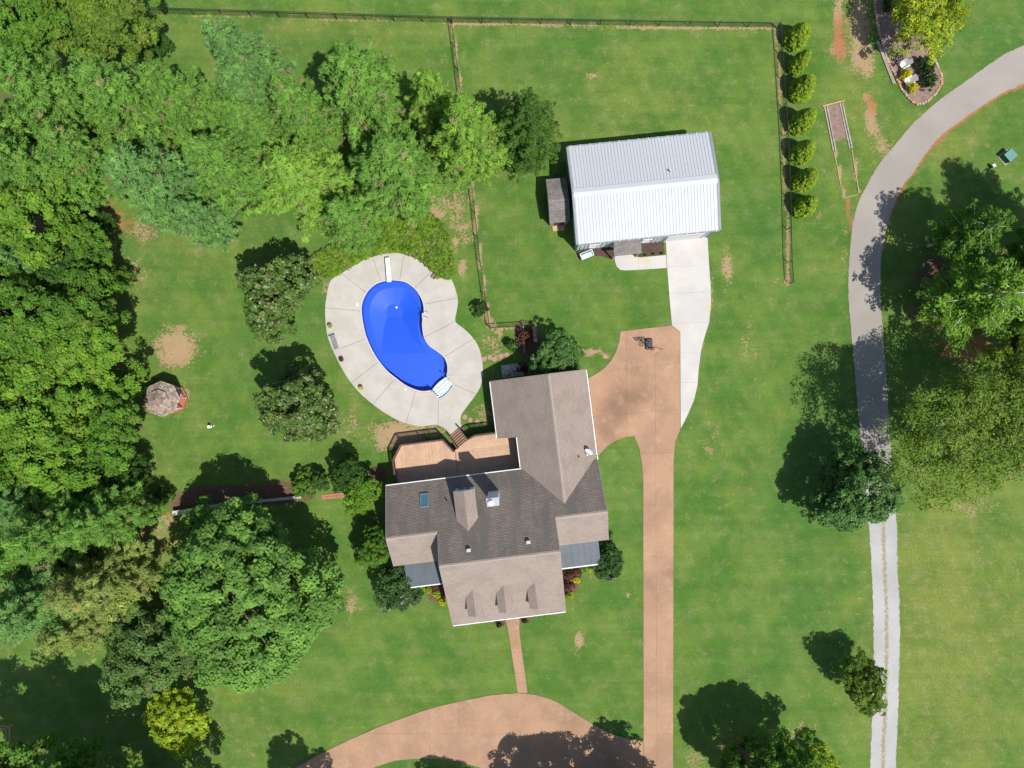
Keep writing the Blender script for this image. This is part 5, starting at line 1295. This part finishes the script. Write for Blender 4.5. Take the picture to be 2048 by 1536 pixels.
for z in (0.5, 1.0): MB().bar((-3.0, 0, z), (0.85, 0, z), 0.04, 0.12).build('rail', 'timber_tan', t); MB().bar((0.8, -0.06, z), (0.8, -3.5, z), 0.04, 0.12).build('rail', 'timber_tan', t)
MB().box((0.8, -2.0, 0.55), (0.1, 0.1, 1.1)).build('post', 'timber_tan', t)

# ------------------------------------------------------------------ ground cover round the head of the pool
def cover():
    outer = gpx([(612,560),(610,530),(640,505),(690,480),(740,455),(790,430),(850,420),(885,450),(903,500),(908,545),(896,560)])
    inn = gpx([(640,557),(664,556),(687,543),(715,525),(745,512),(775,505),(800,505),(825,512),(848,525),(865,542),(878,556),(896,556)])
    poly = [tuple(p) for p in outer] + [tuple(p) for p in reversed(inn)]
    rng = np.random.default_rng(5); A = np.array(poly); lo, hi = A.min(0), A.max(0)
    n = 1700; X = rng.uniform(lo[0], hi[0], n * 3); Y = rng.uniform(lo[1], hi[1], n * 3); k = inside(poly, X, Y)
    X, Y = X[k][:n], Y[k][:n]; h = 0.22 + 0.22 * rng.random(len(X)) + 0.1 * np.sin(X * 2.1) * np.sin(Y * 1.7)
    cen = np.stack([X, Y, h], 1); out = np.tile([0, 0, 1.0], (len(X), 1))
    p, nn, t = clumps(cen, rng.uniform(0.2, 0.36, len(X)), out, 20, rng, 0.7, up=0.6, special=0.04, spread=0.2)
    me = leaf_mesh('ground_cover', p, nn, 0.24, 0.11, t, rng); me.materials.append(MATS['leaf_cover'])
    o = bpy.data.objects.new('ground_cover', me); C.objects.link(o); tag(o, 'yellow green ground cover wrapped round the top of the pool terrace', 'ground cover', kind='stuff')
cover()

# ------------------------------------------------------------------ trees and shrubs
G1 = 'tall pines above the pool'
for key, mat, px, py, z, R, H, lab in (
    ('pine_a', 'leaf_pine', 712, 165, 11, 5.8, 17, 'tall pine standing apart at the right top of the pine belt'),
    ('pine_b', 'leaf_pine_light', 590, 350, 9, 5.6, 14, 'light yellow green pine straight above the upper magnolia'),
    ('pine_c', 'leaf_pine_blue', 475, 110, 11, 4.7, 17, 'pale grey green pine touching the top fence'),
    ('pine_d', 'leaf_pine', 235, 185, 11, 5.2, 17, 'pine dotted with brown cones right of the top left corner'),
    ('pine_a', 'leaf_pine', 75, 170, 12, 5.2, 18, 'cone dotted pine at the left edge below the corner trees'),
    ('pine_c', 'leaf_pine_blue', 290, 350, 10, 5.8, 15, 'broad blue green pine above the red soil strip'),
    ('pine_b', 'leaf_pine', 435, 320, 10, 5.2, 15, 'mid green pine in the heart of the pine belt'),
    ('pine_d', 'leaf_pine_light', 930, 255, 12, 4.4, 18, 'thin pine with brown tips over the dividing fence'),
    ('pine_d', 'leaf_pine', 785, 325, 10, 5.6, 15, 'full green pine above the ground cover'),
    ('pine_b', 'leaf_pine', 55, 330, 11, 4.8, 16, 'pine at the left edge above the bright leafy tree'),
    ('pine_a', 'leaf_pine_blue', 390, 430, 7, 3.6, 11, 'smaller blue green pine on the lawn side of the belt'),
    ('pine_c', 'leaf_pine', 690, 430, 8, 4.0, 12, 'smaller pine leaning over the ground cover'),
    ('pine_d', 'leaf_pine', 150, 300, 10, 4.4, 15, 'pine between the cone dotted pines and the pale slabs'),
    ('pine_c', 'leaf_pine', 590, 210, 10, 4.2, 15, 'pine filling the gap left of the apart standing pine'),
    ('pine_b', 'leaf_pine', 345, 185, 10, 4.4, 15, 'pine behind the dark bush near the top fence'),
    ('pine_c', 'leaf_pine', -20, 255, 11, 4.6, 16, 'pine cut by the left edge, upper one'),
    ('pine_b', 'leaf_pine', 500, 250, 9, 4.0, 14, 'pine between the heart of the belt and the light pine'),
    ('pine_a', 'leaf_pine_light', 860, 190, 10, 3.6, 15, 'narrow light pine beside the dividing fence top')):
    tree('pine_tree', lab, 'tree', key, mat, px, py, z, R, H, group=G1)
tree('spruce_tree', 'dense dark green conifer left of the workshop roof', 'tree', 'spruce', 'leaf_spruce', 1052, 250, 7.0, 4.5, 12.5)
G2 = 'leafy trees of the left wood'
for key, mat, px, py, z, R, H, lab in (
    ('broad_a', 'leaf_olive', 190, 20, 9, 4.2, 11, 'dark olive tree cut by the top edge near the left corner'),
    ('broad_b', 'leaf_mid', 40, 15, 10, 4.6, 12, 'green tree in the top left corner'),
    ('broad_c', 'leaf_bright', 60, 420, 9, 4.6, 12, 'bright leafy tree at the left edge beside the pale slabs'),
    ('pine_b', 'leaf_pine_blue', 45, 520, 9, 3.4, 13, 'pale grey green conifer at the left edge among leafy trees'),
    ('broad_b', 'leaf_mid', -10, 560, 9, 4.0, 12, 'green tree cut by the left edge beside the grey green conifer'),
    ('broad_c', 'leaf_deep', 130, 560, 6, 3.2, 8, 'darker tree inside the wood between conifer and straw circle'),
    ('dense_a', 'leaf_deep', 312, 88, 2, 1.4, 3.2, 'dark bush on the lawn near the top fence'),
    ('broad_a', 'leaf_mid', 165, 495, 5, 2.8, 7, 'low green tree hiding the slabs at the wood edge'),
    ('broad_b', 'leaf_mid', 60, 640, 9, 4.6, 12, 'green tree at the left edge, level with the straw circle'),
    ('broad_c', 'leaf_mid', 165, 625, 7, 3.8, 10, 'green tree on the wood edge left of the straw circle'),
    ('broad_a', 'leaf_bright', 70, 770, 9, 5.0, 12, 'bright tree at the left edge level with the gazebo'),
    ('broad_c', 'leaf_bright', 180, 715, 7, 4.2, 10, 'bright tree on the wood edge above the gazebo'),
    ('broad_b', 'leaf_bright', 100, 895, 9, 4.8, 12, 'bright tree left of and below the gazebo'),
    ('broad_a', 'leaf_mid', 215, 860, 6, 3.8, 9, 'feathery green tree touching the lower left of the gazebo'),
    ('shrub_a', 'leaf_olive', 245, 770, 3, 2.0, 4, 'olive bush at the upper left of the gazebo'),
    ('broad_c', 'leaf_mid', 15, 930, 9, 4.2, 12, 'green tree at the left edge above the big pale pine'),
    ('dense_a', 'leaf_deep', 245, 940, 4, 2.2, 5.5, 'small dark tree on the lawn edge below the gazebo'),
    ('dense_b', 'leaf_mid', 215, 560, 4, 1.7, 5, 'small tree sticking out of the wood edge above the straw circle'),
    ('dense_a', 'leaf_deep', 195, 445, 3, 1.5, 4, 'small dark bush on the red soil below the slabs')):
    tree('leafy_tree', lab, 'tree', key, mat, px, py, z, R, H, group=G2)
for key, mat, px, py, z, R, H, lab in (
    ('pine_c', 'leaf_pine', 105, 1060, 11, 5.6, 17, 'fresh green pine, uppermost of the lower left pines'),
    ('pine_d', 'leaf_pine_tan', 185, 1170, 9, 5.4, 15, 'pine with tan branches beside the big round tree'),
    ('pine_a', 'leaf_pine_blue', 55, 1210, 10, 5.6, 16, 'pale blue green pine at the left edge, lowest of the lower left pines'),
    ('pine_c', 'leaf_pine', 10, 1110, 10, 4.8, 15, 'green pine cut by the left edge among the pale pines'),
    ('pine_b', 'leaf_pine_tan', 150, 1255, 7, 4.2, 12, 'lower pine with tan tips over the dark lawn'),
    ('pine_d', 'leaf_pine_blue', 30, 1010, 10, 4.4, 15, 'pale pine at the left edge touching the leafy wood'),
    ('pine_b', 'leaf_pine', 200, 1040, 9, 4.4, 14, 'green pine reaching toward the retaining wall')):
    tree('pine_tree', lab, 'tree', key, mat, px, py, z, R, H, group='pines at the lower left')
tree('maple_tree', 'huge round leafy tree on the front lawn left of the house', 'tree', 'maple', 'leaf_maple', 500, 1182, 7.0, 8.35, 11.5)
tree('leafy_tree', 'dull green round tree below left of the huge round tree', 'tree', 'dense_b', 'leaf_dull', 306, 1290, 5.0, 5.2, 8)
tree('yellow_tree', 'small yellow leaved tree near the lower left corner', 'tree', 'dense_a', 'leaf_lime', 355, 1448, 3.0, 3.2, 4.6)
for px, py, z, R, H, lab in ((40,1640,10,6.0,14,'dark tree cut by the bottom edge in the left corner'),(190,1660,10,6.4,14,'dark tree cut by the bottom edge, second from the left corner'),(330,1650,8,4.2,11,'dark tree just below the bottom edge under the yellow tree')):
    tree('leafy_tree', lab, 'tree', 'broad_b', 'leaf_mid', px, py, z, R, H, group='trees along the bottom edge')
for px, py, z, R, H, lab in ((612,1652,6,2.6,9,'slim tree below the bottom edge shading the left end of the loop drive'),(930,1690,6,2.8,9,'tree below the bottom edge shading the loop drive grass'),(1140,1662,6,4.4,9,'tree below the bottom edge shading the middle of the loop drive'),(1300,1652,6,3.9,9,'tree below the bottom edge shading the foot of the straight drive')):
    tree('leafy_tree', lab, 'tree', 'broad_c', 'leaf_mid', px, py, z, R, H, group='trees along the bottom edge')
tree('magnolia_tree', 'dark glossy magnolia nearer the ground cover, upper of two', 'tree', 'magnolia_a', 'leaf_magnolia', 555, 588, 4.6, 3.8, 8.0, group='magnolias on the pool lawn')
tree('magnolia_tree', 'dark glossy magnolia with long shadow, lower of two', 'tree', 'magnolia_b', 'leaf_magnolia', 597, 806, 4.6, 3.65, 8.0, group='magnolias on the pool lawn')
tree('evergreen_tree', 'glossy dark tree against the house wing and pool pump', 'tree', 'dense_b', 'leaf_glossy', 1112, 716, 2.6, 2.65, 4.6)
tree('leafy_tree', 'small green tree at the left gable of the house', 'tree', 'dense_a', 'leaf_mid', 747, 1097, 2.6, 2.1, 4.4)
tree('leafy_tree', 'bright green small tree at the rear left corner of the house', 'tree', 'crape_a', 'leaf_bright', 722, 985, 2.4, 1.9, 4.2)
tree('leafy_tree', 'dark small tree on the lawn edge left of the deck', 'tree', 'crape_b', 'leaf_deep', 700, 945, 2.2, 1.8, 4.0)
tree('crape_myrtle', 'dark crape myrtle in front of the left porch', 'tree', 'crape_a', 'leaf_crape', 801, 1172, 2.6, 2.35, 4.4, group='crape myrtles by the porches')
tree('crape_myrtle', 'green crape myrtle with white tips at the right porch', 'tree', 'crape_b', 'leaf_crape', 1214, 1122, 2.4, 1.85, 4.0, group='crape myrtles by the porches')
tree('willow_tree', 'wide olive airy tree at the right edge beside the lane', 'tree', 'willow', 'leaf_olive', 1920, 868, 8.5, 6.9, 12.5)
tree('leafy_tree', 'olive airy tree cut by the right edge beside the wide one', 'tree', 'willow', 'leaf_olive', 2060, 800, 8.0, 5.0, 11.5, rz=2.0)
tree('leafy_tree', 'olive bush at the right edge between clay patch and airy trees', 'tree', 'broad_c', 'leaf_olive', 2035, 712, 3.0, 2.4, 5)
tree('round_tree', 'dark green round tree overlapping the lane', 'tree', 'dense_a', 'leaf_glossy', 1698, 984, 4.0, 4.2, 6.8)
tree('pine_tree', 'bright tufted pine at the right edge above the clay patch', 'tree', 'sparse_pine', 'leaf_bright', 1985, 590, 9.5, 5.7, 14, group='pines at the right edge')
tree('pine_tree', 'dark half shaded pine right of the bend in the lane', 'tree', 'sparse_pine', 'leaf_mid', 1975, 452, 9.0, 3.6, 12, rz=1.0, group='pines at the right edge')
tree('pine_tree', 'pine at the very right edge above the tufted pine', 'tree', 'pine_b', 'leaf_mid', 2200, 505, 14, 5.0, 21, group='pines at the right edge')
tree('pine_tree', 'tall pine beyond the right edge below the utility cabinet', 'tree', 'pine_a', 'leaf_mid', 2265, 425, 13, 4.8, 20, group='pines at the right edge')
tree('pine_tree', 'pine just beyond the right edge beside the clay patch', 'tree', 'pine_c', 'leaf_mid', 2190, 600, 11, 5.6, 17, group='pines at the right edge')
tree('small_tree', 'small olive tree alone beside the gravel lane', 'tree', 'dense_b', 'leaf_olive', 1722, 1362, 3.2, 2.55, 5.4)
tree('leafy_tree', 'dark tree cut by the bottom edge with round shadow on the lawn', 'tree', 'maple', 'leaf_mid', 1552, 1568, 6.0, 4.8, 9.5)
tree('shrub', 'lime green feathery bush at the bottom edge beside the dark tree', 'shrub', 'crape_a', 'leaf_lime', 1640, 1525, 1.5, 1.7, 2.6)
tree('birch_tree', 'airy yellow green tree over the top of the planting island', 'tree', 'birch', 'leaf_birch', 1840, 45, 4.0, 3.7, 6.6)
tree('birch_tree', 'yellow leaved tree cut by the top edge beside the planting island', 'tree', 'birch', 'leaf_birch', 1893, 12, 4.0, 2.2, 6.0, rz=1.2)
for i, (x, y) in enumerate(((1619.7,42.7),(1621.4,99),(1629,152),(1629,220.4),(1630,283.7),(1634.4,341.8),(1635.8,396.4))):
    nm = ('topmost, nearest the fence corner', 'second from the top', 'third from the top', 'in the middle of the seven', 'third from the bottom', 'second from the bottom', 'lowest of the seven')[i]
    tree('arborvitae', 'lime green arborvitae in the row by the fence, ' + nm, 'arborvitae', 'arb_%d' % (i % 2), 'leaf_arb', x, y, 4.1, rnd.uniform(0.82, 1.14), rnd.uniform(2.9, 3.7), group='arborvitae row along the fence')
sh_ = lambda px, py, R, H, mat, lab, key='shrub_a', name='shrub', group=None, z=0.8: tree(name, lab, 'shrub', key, mat, px, py, z, R, H, group=group)
sh_(960, 617, 0.85, 1.2, 'leaf_box', 'dark spiky shrub against the dividing fence beside the terrace')
sh_(1048, 672, 0.8, 1.3, 'leaf_red', 'reddish shrub beside the yard gate', 'shrub_b')
sh_(1046, 734, 0.6, 1.0, 'leaf_red', 'small red shrub beside the pool pump')
sh_(1022, 690, 0.7, 1.1, 'leaf_deep', 'dark shrub in the shade below the yard gate')
sh_(612, 972, 1.3, 1.9, 'leaf_mid', 'green bush with pale blooms at the end of the garden wall', 'shrub_b')
sh_(640, 960, 1.2, 1.8, 'leaf_deep', 'dark green bush right above the brick pavers')
sh_(330, 990, 1.1, 2.0, 'leaf_deep', 'dark bush at the left end of the retaining wall', 'shrub_b')
sh_(300, 1022, 1.0, 1.2, 'leaf_pine_blue', 'grey green bush in front of the low edging wall')
sh_(1219, 1072, 0.4, 0.6, 'leaf_deep', 'tiny dark shrub at the right gable wall of the house')
GB = 'yellow shrubs in the porch beds'
for x, y, r, lab in ((858,1176,.5,'yellow shrub in the left porch bed, nearest the dark crape myrtle'),(872,1186,.5,'yellow shrub in the middle of the left porch bed'),(884,1200,.45,'yellow shrub at the lower tip of the left porch bed'),(1176,1139,.55,'yellow shrub in the right porch bed, touching the crape myrtle'),(1150,1158,.45,'yellow shrub in the middle of the right porch bed'),(1140,1192,.5,'yellow shrub at the lower tip of the right porch bed')):
    sh_(x, y, r, .8, 'leaf_yellow' if r < .5 else 'leaf_lime', lab, 'shrub_b', 'yellow_shrub', GB, .4)
for x, y, lab in ((1137,1150,'wine red shrub in the right porch bed, beside the house wall'),(1153,1142,'wine red shrub in the right porch bed, under the gutter'),(1136,1172,'wine red shrub in the right porch bed, lower one by the wall'),(868,1170,'wine red shrub in the left porch bed')):
    sh_(x, y, .62, .9, 'leaf_red', lab, 'shrub_a', 'red_shrub', 'red shrubs in the porch beds', .4)
sh_(999, 1247, .38, .8, 'leaf_box', 'clipped dark shrub left of the front walk', 'shrub_b', 'boxwood', 'shrubs flanking the front walk', .4)
sh_(1050, 1239, .36, .8, 'leaf_box', 'clipped dark shrub right of the front walk', 'shrub_b', 'boxwood', 'shrubs flanking the front walk', .4)
sh_(1813, 147, .58, .95, 'leaf_yellow', 'round golden bush between the two white chairs', 'shrub_a', 'golden_bush', 'golden bushes in the island')
sh_(1828, 173, .58, .95, 'leaf_yellow', 'round golden bush below the lower white chair', 'shrub_b', 'golden_bush', 'golden bushes in the island')
for x, y, r, lab in ((1843,128,.75,'dark shrub in the island right of the upper chair'),(1856,142,.8,'dark shrub in the island in the middle of the right side'),(1858,167,.8,'dark shrub in the island nearest the lane'),(1780,6,.9,'dark shrub at the top edge inside the island')):
    sh_(x, y, r, 1.3, 'leaf_box', lab, 'shrub_b', 'dark_shrub', 'dark shrubs in the island')
sh_(1285, 502, .32, .6, 'leaf_mid', 'small green plant at the corner of the workshop porch', 'shrub_a')
for x, y, s in ((1276,511,'leftmost'),(1290,510,'second from the left'),(1307,508,'third from the left'),(1323,507,'rightmost')):
    sh_(x, y, .14, .3, 'leaf_box', 'tiny dark plant in the workshop mulch bed, ' + s, 'shrub_a', 'bed_plant', 'tiny plants in the workshop bed', .2)
